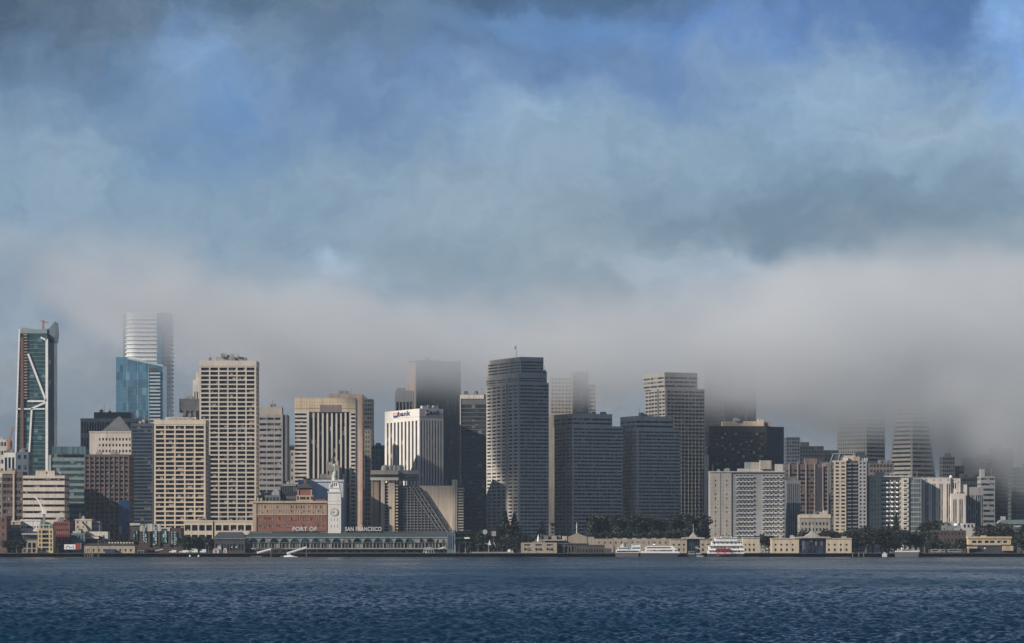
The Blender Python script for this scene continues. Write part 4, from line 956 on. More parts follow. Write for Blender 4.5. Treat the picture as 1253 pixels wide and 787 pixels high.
b.tier(u(1181.02), u(1204), 4, 26, 0, b.z(596), [(a-u(1181), c-u(1181)) for a, c in pairs((1184, 1189.5, 1195, 1199.5), 0)], None, None, [(3, b.z(606))], 'slot', wall((.30, .29, .29)), GD, .5, name='painted_shade_wing')  # same white block, its shade put into this grey
for px in (1134, 1142.5, 1151, 1160, 1169): b.pbox('roof_vent', DMET, px-.5, px+.6, 586.8, 588.2, -.15, -.02)
for px in (1170.5, 1174, 1178): b.pbox('top_window', GD, px, px+1.6, 602.5, 604, 1.3, 1.48) if px < 1175 else b.pbox('top_window', GD, px, px+2.0, 602.5, 604.2, 2.8, 2.98)
b.part('roof_ball', MB().lathe([(.5, b.h), (1.3, b.h+1), (1.3, b.h+2), (.4, b.h+3)], u(1165), 8, 10), WHITE); b.parapet(WD, .2, 1, 0, u(1163), 0, 26); b.done()

# misty towers at the far right end
b = B('office_tower', 'misty grey tower with a crown of fine columns beside the pyramid', 1153, 1153, 1168.5, 559, 3230, 0, 22); b.full(6, .45, 3, .5, 22, .6, 'ring', wall((.36, .36, .37)), GD); b.done()
b = B('office_tower', 'shorter misty grey tower with few square windows', 1171, 1171, 1180, 570, 3240, 0, 20); b.full(3, .45, 3, .5, 18, .55, 'ring', wall((.33, .34, .35)), GD); b.done()
b = B('office_block', 'broad dim block in mist behind the white slit windowed hall', 1166, 1166, 1203, 584, 3180, 0, 22); b.full(9, .6, 3, .6, 12, .4, 'ring', wall((.16, .18, .19)), GD); b.done()
b = B('office_block', 'grey banded office block in mist just beyond the stepped white hall', 1200, 1200, 1217.5, 583, 3090, 0, 22); b.full(1, .94, 2, .9, 13, .42, 'ring', wall((.34, .35, .36)), GD, mg=.02); b.pbox('stair_tower', wall((.36, .37, .36)), 1200, 1205, 574, 583, 2, 10); b.done()
b = B('office_tower', 'ghostly slim tower rising through mist above the grey banded block', 1204, 1204, 1213, 556, 3280, 0, 20); b.full(3, .5, 3, .5, 26, .5, 'ring', wall((.26, .28, .29)), GD); b.done()
b = B('office_tower', 'broad dark teal tower sunk in mist at the far end of the skyline', 1214, 1214, 1240, 548, 3200, 0, 30); b.full(9, .7, 3, .7, 26, .5, 'ring', wall((.085, .105, .11)), GNAVY); b.done()
b = B('office_tower', 'darkest misty block closing the skyline at the picture edge', 1239, 1239, 1275, 572, 3120, 0, 30); b.full(10, .7, 3, .7, 20, .5, 'ring', wall((.075, .09, .095)), GNAVY); b.done()
b = B('office_tower', 'faint misty tower shoulder over the low grey columns tower', 1180, 1180, 1200, 560, 3390, 0, 24); b.full(7, .6, 3, .6, 26, .5, 'ring', wall((.13, .15, .16)), GNAVY); b.done()
# ================================================================== the waterfront
QD = 2676
# sea wall: shade among open piles put into its near black; lighter coping
def seawall():
    m = MB(); m.box(-5700, 5700, 2680, 2686.01, -3, G-.55)
    tag(m.build('seawall', wall((.012, .013, .014), .4)), kind='structure')
    tag(MB().box(-5700, 5700, 2671.6, 2686.2, G-.42, G+.004).build('promenade', wall((.07, .07, .07))), kind='structure')
seawall()
def pile(px, y0, D=2668, h=5, lab=None, grp=None):
    o = MB().lathe([(.32, -2), (.30, h-.3), (.18, h)], 0, 0, 8).build('mooring_pile', wall((.22, .19, .15)), None, (wx(px, D), D, 0))
    tag(o, lab, 'mooring pile', grp)
for px, h in ((104, 6.4), (107, 5.5), (109.5, 6.8), (112, 5.2), (113.8, 6.6)): pile(px, 0, 2668, h, 'short weathered pile in the cluster off the white low shed', 'piles off the white shed')
pile(120.3, 0, 2667, 13.5, 'tall tan pole standing in the water before the cream pier shed')

# ---- quay-side blocks on the left
b = B('brick_warehouse', 'plain brown brick warehouse cut by the picture edge', -30, -30, 8, 632, 2735, 0, 24, 'warehouse'); b.full(7, .4, 3, .4, 4, .4, 'each', brick((.17, .10, .08), (.13, .08, .065), (.2, .15, .12)), GD); b.done()
b = B('loft_block', 'windowless cream loft block next to the brown brick warehouse', 10, 10, 25, 638.5, 2765, 0, 18, 'loft building'); b.tier(0, b.b, 0, b.a, 0, b.h, [(4, 5.3)], None, None, [(b.h-2.2, b.h-.8)], 'each', wall((.58, .50, .41)), GD); b.parapet(CREAM); b.done()
b = B('loft_block', 'white low block with long black top window under the cream banded office', 25.5, 25.5, 49.5, 637, 2770, 0, 18, 'loft building')
u = b.ux; b.tier(0, b.b, 0, b.a, 0, b.h, [(u(26.5)-u(25.5), u(28)-u(25.5)), (u(29.2)-u(25.5), u(30.4)-u(25.5)), (u(32)-u(25.5), u(40)-u(25.5)), (u(42)-u(25.5), u(43.5)-u(25.5)), (u(45.5)-u(25.5), u(47)-u(25.5))], None, None, [(b.z(646.2), b.z(643.8))], 'each', WHITE, GD); b.parapet(WHITE)
b.pbox('roof_hump', WHITE, 30, 38, 635.5, 637, 2, 8); b.done()
b = B('office_block', 'small dark office with two pale frames in the gap between cream loft and quay', 8.5, 8.5, 27, 650, 2745, 0, 14); b.full(5, .55, 2, .5, 3, .6, 'each', wall((.07, .08, .09)), GNAVY, bot=2); b.pbox('roof_house', wall((.22, .30, .30)), 8.5, 13.5, 648.3, 650, 2, 7); b.done()
b = B('framed_building', 'grey beige two storey frame building with flat overhanging roof by the quay', 27, 27, 45.5, 654.5, 2712, 0, 16, 'office building')
b.tier(.4, b.b-.3, 1.5, b.a, 0, b.h, [(.5, b.b-1.2)], None, None, [(b.z(660.5), b.z(655.8))], 'each', wall((.13, .15, .15)), GTEAL)
b.tier(-.1, b.b+.1, 0, 1.48, 0, b.z(661.5), spans(.6, b.b-.5, 3, .7), None, None, [(.4, 3.2), (4.1, 8)], 'each', wall((.36, .31, .26)), GD, .6, name='frame_wall'); b.pbox('roof', wall((.46, .43, .37)), 26.5, 47, 652.5, 654.4, -1, 10); b.done()
b = B('framed_building', 'ochre yellow framed building with a glass bay up its middle', 46, 46, 65, 646.8, 2708, 0, 16, 'office building')
YO = wall((.58, .47, .29), .1); w = b.b
b.tier(0, w, 0, b.a, 0, b.h, [(w*.1, w*.2), (w*.3, w*.72), (w*.82, w*.92)], None, None, rows(1.2, b.h-1, 5, .68), 'each', YO, GDB, .8)
b.pbox('top_storey', wall((.35, .40, .33)), 48, 64, 641.5, 646.6, 2, 12)
for px in (50, 54, 57, 61): b.pbox('top_window', GD, px, px+1.7, 643.3, 645.8, 1.8, 1.99)
b.done()
b = B('brick_warehouse', 'deep red brick warehouse with a cream lift house on its roof', 65.3, 65.3, 85.5, 638.5, 2730, 0, 22, 'warehouse'); b.full(7, .5, 3, .4, 5, .42, 'each', brick((.26, .085, .07), (.19, .065, .055), (.2, .12, .1)), GD, bot=3); b.pbox('lift_house', PINK, 68, 80, 634.5, 638.5, 3, 12); b.done()
b = B('loft_block', 'tall cream loft with few tiny windows in front of the dark brown tower', 92, 92, 112, 636.5, 2760, 0, 18, 'loft building'); b.tier(0, b.b, 0, b.a, 0, b.h, [(1.5, 2.7), (6, 6.9), (8.8, 9.7)], None, None, [(b.z(652), b.z(650)), (b.z(645.8), b.z(643.8)), (b.z(640.5), b.z(638))], 'each', wall((.60, .51, .40)), GD); b.parapet(CREAM); b.clutter(40, 2, 1, big=3); b.done()
b = B('loft_block', 'narrow grey loft attached to the tall cream loft', 112.3, 112.3, 122, 638, 2763, 0, 16, 'loft building'); b.full(2, .6, 2, .5, 5, .4, 'each', wall((.24, .26, .27)), GD); b.done()
b = B('low_building', 'small teal house with pale gable frames near the quay', 87, 87, 104, 652.5, 2728, 0, 14, 'house'); b.full(4, .55, 2, .5, 2, .5, 'each', wall((.13, .20, .20)), GD, bot=1.5); b.pbox('roof_screen', paint((.4, .48, .5)), 89, 95, 650, 652.4, .5, 1.2); b.done()
b = B('low_building', 'long white low building with a brown strip awning', 104.5, 104.5, 132, 650.5, 2740, 0, 14, 'workshop')
b.tier(0, b.b, 0, b.a, 0, b.h, [(b.ux(126)-b.ux(104.5), b.ux(128)-b.ux(104.5))], None, None, [(b.z(658), b.z(655))], 'each', wall((.62, .60, .52)), GD)
b.pbox('dark_lean_to', wall((.05, .05, .05)), 104.5, 124, 656.5, 668, -6, -.02); b.pbox('awning', wall((.35, .27, .14)), 105, 121, 655.6, 657.2, -7, -.03); b.pbox('white_band', WHITE, 105, 121, 657.4, 659.2, -7, -6.05); b.done()
# container with a poster on its side
b = B('display_container', 'white billboard container with a dark red end panel', 78.5, 78.5, 99, 665, 2690, 0, 4, 'container')
b.pbox('board', WMET, 78.5, 92.2, 666.2, 672.3, 0, 4); b.pbox('end_panel', paint((.32, .05, .035)), 92.3, 97.6, 664.8, 672.6, -.2, 3.6); b.pbox('end_post', WMET, 97.7, 99, 665, 672, .2, 3)
for xa, xb, ya, yb in ((80.5, 81.4, 669, 671), (81.8, 84, 668, 669.2), (85, 85.8, 668.6, 671), (86.6, 87.6, 669.6, 670.8)): b.pbox('scrawl', DMET, xa, xb, ya, yb, -.06, -.01)
b.pbox('red_mark', paint((.4, .05, .05)), 89, 90, 668, 671.4, -.06, -.01)
for px in (80, 90, 97): b.pbox('stilt', DMET, px, px+.5, 672.6, 677, 1, 1.4)
b.done()
b = B('pier_shed', 'long cream pier shed with small clerestory windows, its roof dark', 103, 103, 165, 667.5, 2688, 0, 20, 'pier shed')
b.tier(0, b.b, 0, b.a, 0, b.h, spans(1, b.b-1, 9, .34), None, None, [(1.2, 3.2)], 'each', wall((.44, .37, .29)), GD)
b.part('roof', MB().extr([(-.5, b.h+.01), (b.b+.5, b.h+.01), (b.b-3, b.h+1.7), (3, b.h+1.7)], -.4, b.a), wall((.06, .058, .06)))
for i in range(9): b.part('clerestory', MB().box(b.ux(132)+i*2.3, b.ux(132)+i*2.3+1.3, 4, 6, b.h+1.72, b.h+2.6), WHITE)
b.pbox('blue_tarpaulin', paint((.02, .045, .10)), 128.5, 141, 672, 679, -3, -.05); b.done()
# brick and glass office of tall bays
b = B('bay_fronted_office', 'dark brick office of tall teal glass bays under a stepped cream parapet', 159.5, 159.5, 222, 646, 2735, 0, 22, 'office building')
BK = brick((.085, .055, .05), (.065, .045, .045), (.1, .08, .07))
b.tier(0, b.b, 0, b.a, 0, b.h, None, None, None, None, 'each', BK, GD)
b.pbox('parapet', CREAM2, 159, 171.5, 640.2, 643, -1, 8); b.pbox('upper_wall', wall((.10, .10, .10)), 160, 171, 643.05, 646, .2, 8)
for xa, xb, ya, yb in ((171.2, 180, 641.8, 650.2), (180.5, 186.5, 641, 650.2), (192.7, 196.6, 641.2, 650.2), (196.8, 208, 645.5, 650)): b.pbox('parapet', CREAM2, xa, xb, ya, yb, -.6, 3)
gt = glass((.035, .09, .105), .12, .2, .25, (1.3, 2.6), bc=(.34, .45, .43))
for xa, xb, ya, yb in ((174.5, 179, 642, 663), (187, 191.8, 642, 667), (197.5, 204, 647, 664), (208.5, 216, 651, 667), (163, 164.5, 649, 661), (166.5, 168, 648, 661)): b.pbox('glass_bay', gt, xa, xb, ya, yb, -.9, -.61)
for xa, ya, n in ((175.2, 643.5, 6), (178.2, 659, 2), (190.3, 645, 7), (201.8, 650.5, 4), (209, 650.5, 5), (213.2, 650.5, 5)):
    for j in range(n): b.pbox('pale_blind', wall((.46, .55, .52)), xa, xa+1.4, ya+j*3.05, ya+j*3.05+1.9, -1.0, -.91)  # blinds of one even pale tone
for xa in (181, 193.5, 206): b.pbox('brick_pier', BK, xa, xa+2.6, 650.3, 668, -1.3, -.02)
b.done()
b = B('pier_canopy', 'grey timber canopy on posts beside the bay fronted office', 168, 168, 176, 673.5, 2682, 0, 5, 'canopy'); b.box('roof', wall((.3, .3, .3)), 0, b.b, 0, 4, b.h-.5, b.h)
for xx in (.2, b.b*.5, b.b-.7): b.box('post', wall((.26, .25, .24)), xx, xx+.5, .2, .7, 0, b.h-.51)
b.done()
c = thing('covered_gangway', 'sloping pale gangway roof near the bay fronted office', 'gangway', (wx(190, 2684), 2684, G))
MB().bar((0, 0, wz(674, 2684)-G), (6.2, 0, wz(672, 2684)-G), .7, 2).build('roof', paint((.5, .54, .5)), c)
for xx in (.5, 5.6): MB().box(xx, xx+.3, -.1, .2, 0, wz(674, 2684)-G+.2).build('post', DMET, c)

# ---- boats, vans and booths on the left quay
def van(name, label, px, D, w=6.2, h=2.5, z=G, colr=(.78, .78, .76), cat='van', rz=0, group=None):
    c = thing(name, label, cat, (wx(px, D), D, z), rz, group)
    m = MB(); m.extr([(0, .45), (w, .45), (w, h), (w*.28, h), (w*.17, h*.62), (0, h*.5)], 0, 2.0); m.build('body', paint(colr), c)
    MB().extr([(w*.18, h*.62), (w*.27, h*.92), (w*.36, h*.92), (w*.36, h*.62)], -.03, 2.03).build('window', GD, c)
    for xx in (w*.2, w*.8):
        for yy in (-.08, 1.8):
            q = MB(); q.extr([(xx+.42*math.cos(t*.7854), .42+.42*math.sin(t*.7854)) for t in range(8)], yy, yy+.28); q.build('wheel', paint((.02, .02, .02)), c)
    return c
van('delivery_van', 'small white van parked by the pale gangway roof', 207, 2678, 5.5, 2.4); van('delivery_van', 'white van parked end to end with a long white coach', 235.3, 2678, 4.2, 2.7); van('delivery_van', 'bluish white box van alone on the dark quay', 244.6, 2678, 4.8, 3.0, colr=(.7, .75, .82))
van('tour_coach', 'long white coach parked along the quay', 219, 2679, 7.6, 2.3, cat='coach')
van('delivery_van', 'grey green flat roofed van further back on the quay', 231.5, 2683, 6, 3.6, colr=(.34, .40, .36))
def kiosk(label, px, D, w, h, colr=(.62, .54, .52)):
    c = thing('harbour_kiosk', label, 'kiosk', (wx(px, D), D, G)); MB().box(0, w, 0, 3, 0, h).build('wall', wall(colr), c)
    MB().extr([(-.3, h), (w+.3, h), (w*.5, h+.9)], -.3, 3.3).build('roof', wall(tuple(v*1.1 for v in colr)), c); MB().box(w*.3, w*.6, -.05, -.01, .3, h*.7).build('door', DMET, c)
    return c
kiosk('pinkish white harbour kiosk, broadest of the three on the dark quay', 260.8, 2679, 4.6, 3.0); kiosk('tall narrow white kiosk just past the broadest one', 266.2, 2681, 2.6, 5.2, (.66, .64, .64)); kiosk('small whitish kiosk standing apart before the dark market hall', 273.5, 2679, 2.6, 3.2)
for px, lab in ((232.6, 'tiny white buoy float nearer the vans'), (243.2, 'tiny white buoy float off the lone box van')):
    tag(MB().lathe([(.2, -.2), (.75, .2), (.8, .8), (.3, 1.5)], 0, 0, 10).build('buoy', WMET, None, (wx(px, 2662), 2662, 0)), lab, 'buoy')
b = B('market_annex', 'dark hip roofed market annex with a pale eaves line', 262, 262, 300, 659, 2700, 0, 20, 'market hall')
b.tier(0, b.b, 0, b.a, 0, b.h, spans(1, b.b-1, 10, .6), None, None, [(2, 7)], 'each', wall((.06, .06, .065)), GDB, .5); b.box('eaves', wall((.22, .27, .27)), -.6, b.b+.6, -.8, -.02, b.h-.5, b.h+.1)
b.part('roof', MB().prism([(-.6, -.8), (b.b+.6, -.8), (b.b+.6, b.a), (-.6, b.a)], b.h+.12, b.z(651), [(3, 8), (b.b-3, 8), (b.b-3, 12), (3, 12)]), wall((.055, .06, .075)))
b.box('ridge_line', wall((.13, .16, .18)), 3.2, b.b-3.2, 6.8, 7.9, b.z(652.5), b.z(651.8)); b.done()
for px, lab in ((284, 'white lamp globe pair nearer the kiosk'), (289.3, 'white lamp globe pair further from the kiosk')):
    c = thing('quay_lamp', lab+' on the dark quay', 'lamp post', (wx(px, 2680), 2680, G)); MB().lathe([(.12, 0), (.08, 4.2)], 0, 0, 6).build('post', DMET, c); MB().lathe([(.1, 4.0), (.55, 4.4), (.55, 4.8), (.1, 5.2)], 0, 0, 8).build('globe', WMET, c)

# ---- the ferry terminal with its long nave and clock tower
D = 2702
b = B('ferry_hall', 'long pale green ferry hall with a row of big arches and roof lettering', 301, 301, 547, 657.6, D, 0, 34, 'ferry terminal')
FG = wall((.27, .31, .29), .1); W = b.b
z1, z2, z3 = b.z(664.3), b.z(669.3), b.z(671)
b.tier(0, W, 0, b.a, z1-.02, b.h, name='arch_wall', wm=FG)
b.tier(.2, W-.2, .6, b.a, z3, z1-.05, spans(.4, W-.8, 57, .72), None, None, [(z3+.3, z1-.3)], 'each', wall((.19, .20, .195)), GD, .3, name='window_wall')
b.box('balcony_line', wall((.42, .41, .36)), b.ux(348), W, -.7, .55, z3-.6, z3-.05); b.box('eaves', wall((.30, .35, .34)), -.5, W+.4, -.7, -.01, b.h-.4, b.h+.3)
b.tier(.4, W-.4, 1.2, b.a, 0, z3-.65, spans(2, W-2, 26, .72), None, None, [(.4, z3-1.6)], 'each', wall((.045, .045, .05)), GBLACK, .5, name='ground_wall')
def arch():
    m = MB(); r = 3.35
    pts = [(r*math.cos(math.pi*i/14), r*math.sin(math.pi*i/14)) for i in range(15)]
    return m.extr(pts, -.12, -.02)
def arch_ring():
    m = MB(); r0, r1 = 3.38, 3.7
    for i in range(14):
        a, c = math.pi*i/14, math.pi*(i+1)/14
        n = len(m.v)
        m.extr([(r0*math.cos(a), r0*math.sin(a)), (r1*math.cos(a), r1*math.sin(a)), (r1*math.cos(c), r1*math.sin(c)), (r0*math.cos(c), r0*math.sin(c))], -.3, -.02)
    return m
ax = [(310+i*12.73) for i in range(19)]
b.many('arch_window', 1, arch, GDB, [(b.ux(p), 0, z1+.3) for p in ax]); b.many('arch_frame', 1, arch_ring, FG, [(b.ux(p), 0, z1+.3) for p in ax])
b.many('wall_pier', 1, lambda: MB().box(-.35, .35, -.35, -.02, 0, z1-z3), FG, [(b.ux(p+6.36), .6, z3) for p in ax])
RF = wall((.05, .068, .075), .2)
b.part('roof', MB().prism([(-.5, -.7), (W+.4, -.7), (W+.4, b.a), (-.5, b.a)], b.h+.32, b.z(652.4), [(2, 10), (W-2, 10), (W-2, 24), (2, 24)]), RF)
b.box('monitor_wall', wall((.13, .16, .165)), b.ux(302), b.ux(553, 10), 9.2, 9.9, b.z(654.6), b.z(653)); b.box('roof_monitor', RF, b.ux(304), b.ux(545), 11, 22, b.z(653), b.z(650.2))
b.box('ridge_rail', wall((.16, .18, .185)), b.ux(306), b.ux(332), 10.6, 10.95, b.z(652.3), b.z(650.6))
b.box('ridge_rail', wall((.16, .18, .185)), b.ux(391), b.ux(422), 10.6, 10.95, b.z(652), b.z(651)); b.box('ridge_rail', wall((.16, .18, .185)), b.ux(508), b.ux(546), 10.6, 10.95, b.z(652.9), b.z(652))
SG = paint((.62, .62, .60), .6); size = 7.0
sr = b.part('sign_frame', MB().box(b.ux(359), b.ux(395), 10.6, 10.9, b.z(650), b.z(649.6)).box(b.ux(425), b.ux(465), 10.6, 10.9, b.z(650), b.z(649.6)), DMET)
lettering('lettering', 'PORT OF', 4.5, SG, b.root, (b.ux(372.5, 10), 10.2, b.z(649.6)), .25, 0, 1.0)
lettering('lettering', 'SAN FRANCISCO', 4.5, SG, b.root, (b.ux(444.5, 10), 10.2, b.z(649.6)), .25, 0, .8)
b.done()
b = B('ferry_pavilion', 'tall blue shaded end pavilion closing the ferry hall', 546.8, 546.8, 557, 653, 2698, 0, 40, 'pavilion')
b.tier(0, b.b, 0, b.a, 0, b.h, spans(.8, b.b-.6, 3, .45), None, None, [(3, b.h-1.2)], 'each', wall((.12, .17, .22)), GNAVY, .6)
b.part('roof', MB().prism([(-.4, -.4), (b.b+.4, -.4), (b.b+.4, b.a), (-.4, b.a)], b.h+.02, b.z(650.5), [(2, 8), (b.b-2, 8), (b.b-2, 30), (2, 30)]), wall((.10, .14, .17))); b.done()

b = B('clock_tower', 'white stone clock tower rising from the ferry hall', 401.3, 401.3, 417.2, 604, 2712, 0, 10.4, 'clock tower')
CT = wall((.74, .73, .69), .06, streak=.15); W = b.b; c = W/2
b.tier(0, W, 0, W, 0, b.h, spans(1.4, W-1.4, 3, .16), None, spans(2, W-2, 3, .16), [(b.z(645.5), b.z(642.5)), (b.z(637.5), b.z(634.5))], 'each', CT, GD, .3, name='shaft')
ck = b.part('clock_face', MB().extr([(c+3.35*math.cos(t*math.pi/16), b.z(626.8)+3.35*math.sin(t*math.pi/16)) for t in range(32)], -.25, -.02), wall((.40, .40, .38)))
b.part('dial', MB().extr([(c+2.75*math.cos(t*math.pi/16), b.z(626.8)+2.75*math.sin(t*math.pi/16)) for t in range(32)], -.32, -.26), wall((.68, .67, .62)), ck)
for t in range(12):
    a = t*math.pi/6; b.part('hour_mark', MB().bar((c+2.05*math.sin(a), -.36, b.z(626.8)+2.05*math.cos(a)), (c+2.6*math.sin(a), -.36, b.z(626.8)+2.6*math.cos(a)), .32, .06), DMET, ck)
b.part('hour_hand', MB().bar((c, -.42, b.z(626.8)), (c-1.2, -.42, b.z(626.8)+.9), .34, .06), DMET, ck); b.part('minute_hand', MB().bar((c, -.48, b.z(626.8)), (c-2.0, -.48, b.z(626.8)-.4), .26, .06), DMET, ck)
b.box('clock_cornice', CT, -.25, W+.25, -.25, W+.25, b.z(617), b.z(616)); b.box('string_course', CT, -.2, W+.2, -.2, W+.2, b.z(613), b.z(612.3))
z0, zb_ = b.h, b.z(603.2)
bf = b.tier(.3, W-.3, .3, W-.3, b.z(611.7), b.z(602.8), spans(.6, W-1.2, 6, .55), None, spans(.6, W-1.2, 6, .55), [(b.z(610.6), b.z(605.4))], 'each', CT, GBLACK, .7, wname='belfry_opening', name='belfry')
b.box('belfry_cornice', CT, -.5, W+.5, -.5, W+.5, b.z(602.8)+.01, b.z(601.3)); b.box('attic', CT, .9, W-.9, .9, W-.9, b.z(601.3)+.01, b.z(597.4)); b.box('attic_cornice', CT, .6, W-.6, .6, W-.6, b.z(597.4)+.01, b.z(596.6))
b.tier(2.3, W-2.3, 2.3, W-2.3, b.z(596.6)+.02, b.z(588.8), spans(.7, W-5.3, 3, .5), None, spans(.7, W-5.3, 3, .5), [(b.z(595), b.z(590.5))], 'each', CT, GD, .4, name='upper_stage', wname='upper_opening')
for xx in (1.2, W-2.2):
    for yy in (1.2, W-2.2): b.part('corner_urn', MB().lathe([(.45, b.z(596.6)), (.6, b.z(594.6)), (.15, b.z(592.5))], xx+.5, yy+.5, 8), CT)
b.box('upper_cornice', CT, 1.9, W-1.9, 1.9, W-1.9, b.z(588.8)+.01, b.z(587.9))
b.part('drum', MB().lathe([(2.3, b.z(587.9)), (2.3, b.z(583)), (2.6, b.z(582.8)), (2.6, b.z(582))], c, c, 14), wall((.55, .58, .54)))
b.part('dome', MB().lathe([(2.1, b.z(582)), (2.0, b.z(580)), (1.5, b.z(577.8)), (.6, b.z(576.4)), (.3, b.z(575))], c, c, 14), wall((.45, .50, .47)))
b.part('flagpole', MB().lathe([(.28, b.z(575)), (.2, b.z(567))], c, c, 6), METAL); b.part('flag', MB().extr([(c-.1, b.z(567.2)), (c-1.7, b.z(567.9)), (c-1.5, b.z(570.4)), (c-.1, b.z(569.9))], c-.06, c+.06), paint((.75, .75, .75))); b.done()

# ---- gangways and floats by the ferry hall
def gangway(label, xa, ya, xb, yb, D):
    c = thing('ferry_gangway', label, 'gangway', (wx(xa, D), D, 0)); z = lambda y: wz(y, D)
    dx = wx(xb, D)-wx(xa, D)
    MB().bar((0, 0, z(ya)-.5), (dx, 0, z(yb)-.5), .35, 2.2).build('deck', paint((.4, .42, .44)), c)
    for yy in (-1.1, 1.1): MB().bar((0, yy, z(ya)+.5), (dx, yy, z(yb)+.5), 1.0, .12).build('side_rail', paint((.80, .82, .86)), c)
    MB().box(-5, 4, -2.5, 3.5, -.4, .9).build('float', wall((.12, .12, .12)), c)
    MB().box(dx-.4, dx+.4, -1.2, 1.2, -2, z(yb)-.8).build('support', wall((.1, .1, .1)), c)
gangway('shorter white gangway sloping down to a float', 314.5, 677, 331.5, 672.4, 2664); gangway('longer white gangway sloping up to the ferry hall', 351, 677.6, 375, 670.2, 2662)
def small_boat(label, px, D, Ln=8, cab=True, colr=(.8, .8, .8), h=1.2, name='motor_boat', cat='motor boat'):
    c = thing(name, label, cat, (wx(px, D), D, 0))
    m = MB(); m.v = [(-Ln*.5, -1.2, h), (Ln*.3, -1.3, h), (Ln*.5, 0, h*1.25), (Ln*.3, 1.3, h), (-Ln*.5, 1.2, h), (-Ln*.46, -.9, -.3), (Ln*.28, -.8, -.3), (Ln*.42, 0, -.3), (Ln*.28, .8, -.3), (-Ln*.46, .9, -.3)]
    m.f = [(0, 1, 2, 3, 4), (9, 8, 7, 6, 5), (0, 5, 6, 1), (1, 6, 7, 2), (2, 7, 8, 3), (3, 8, 9, 4), (4, 9, 5, 0)]
    m.build('hull', paint(colr), c)
    if cab: MB().extr([(-Ln*.2, h), (Ln*.18, h), (Ln*.08, h+1.3), (-Ln*.2, h+1.4)], -.8, .8).build('cabin', paint((.75, .77, .78)), c); MB().extr([(-Ln*.16, h+.5), (Ln*.11, h+.5), (Ln*.07, h+1.0), (-Ln*.16, h+1.0)], -.84, .84).build('window', GD, c)
    return c
small_boat('small white motor boat throwing a bow wave off the longer gangway', 354, 2650, 8.5)
tag(MB().prism([(-5.5, -1.5), (-1, -2.2), (4, -1.6), (6.5, 0), (4, 1.8), (-2, 2.2), (-6, 1.2)], -.2, .42, [(-4, -1), (-1, -1.6), (3, -1), (5, 0), (3, 1.2), (-2, 1.5), (-5, .8)]).build('bow_wave', paint((.66, .70, .8), .8), None, (wx(355.5, 2648), 2648, 0)), 'white foam thrown up beneath the small motor boat', 'foam')
c = thing('ferry_shelter', 'round roofed white ferry shelter in front of the end of the ferry hall', 'shelter', (wx(518, 2674), 2674, G))
Wd = wx(531, 2674)-wx(518, 2674)
MB().extr([(0, 2.6), (Wd, 2.6), (Wd*.85, 4.2), (Wd*.5, 5.0), (Wd*.15, 4.2)], 0, 5).build('roof', paint((.30, .36, .35)), c)
for i in range(5): MB().box(Wd*i/4.2+.1, Wd*i/4.2+.4, .2, .5, 0, 2.6).build('post', paint((.6, .62, .62)), c)
MB().box(1, Wd-2, 2, 4, .1, 2.4).build('glass_screen', glass((.2, .22, .22), .2, 0, .5, (1, 1), bc=(.5, .5, .48)), c)
c = thing('ferry_canopy', 'slim white upswept canopy at the foot of the blue pavilion', 'canopy', (wx(536.5, 2676), 2676, G))
MB().extr([(0, 2.9), (5.4, 4.6), (5.2, 5.2), (2, 4.4), (0, 3.3)], 0, 4).build('roof', WMET, c)
for xx in (1.0, 4.0): MB().box(xx, xx+.25, 1, 1.3, 0, 3.4).build('post', DMET, c)

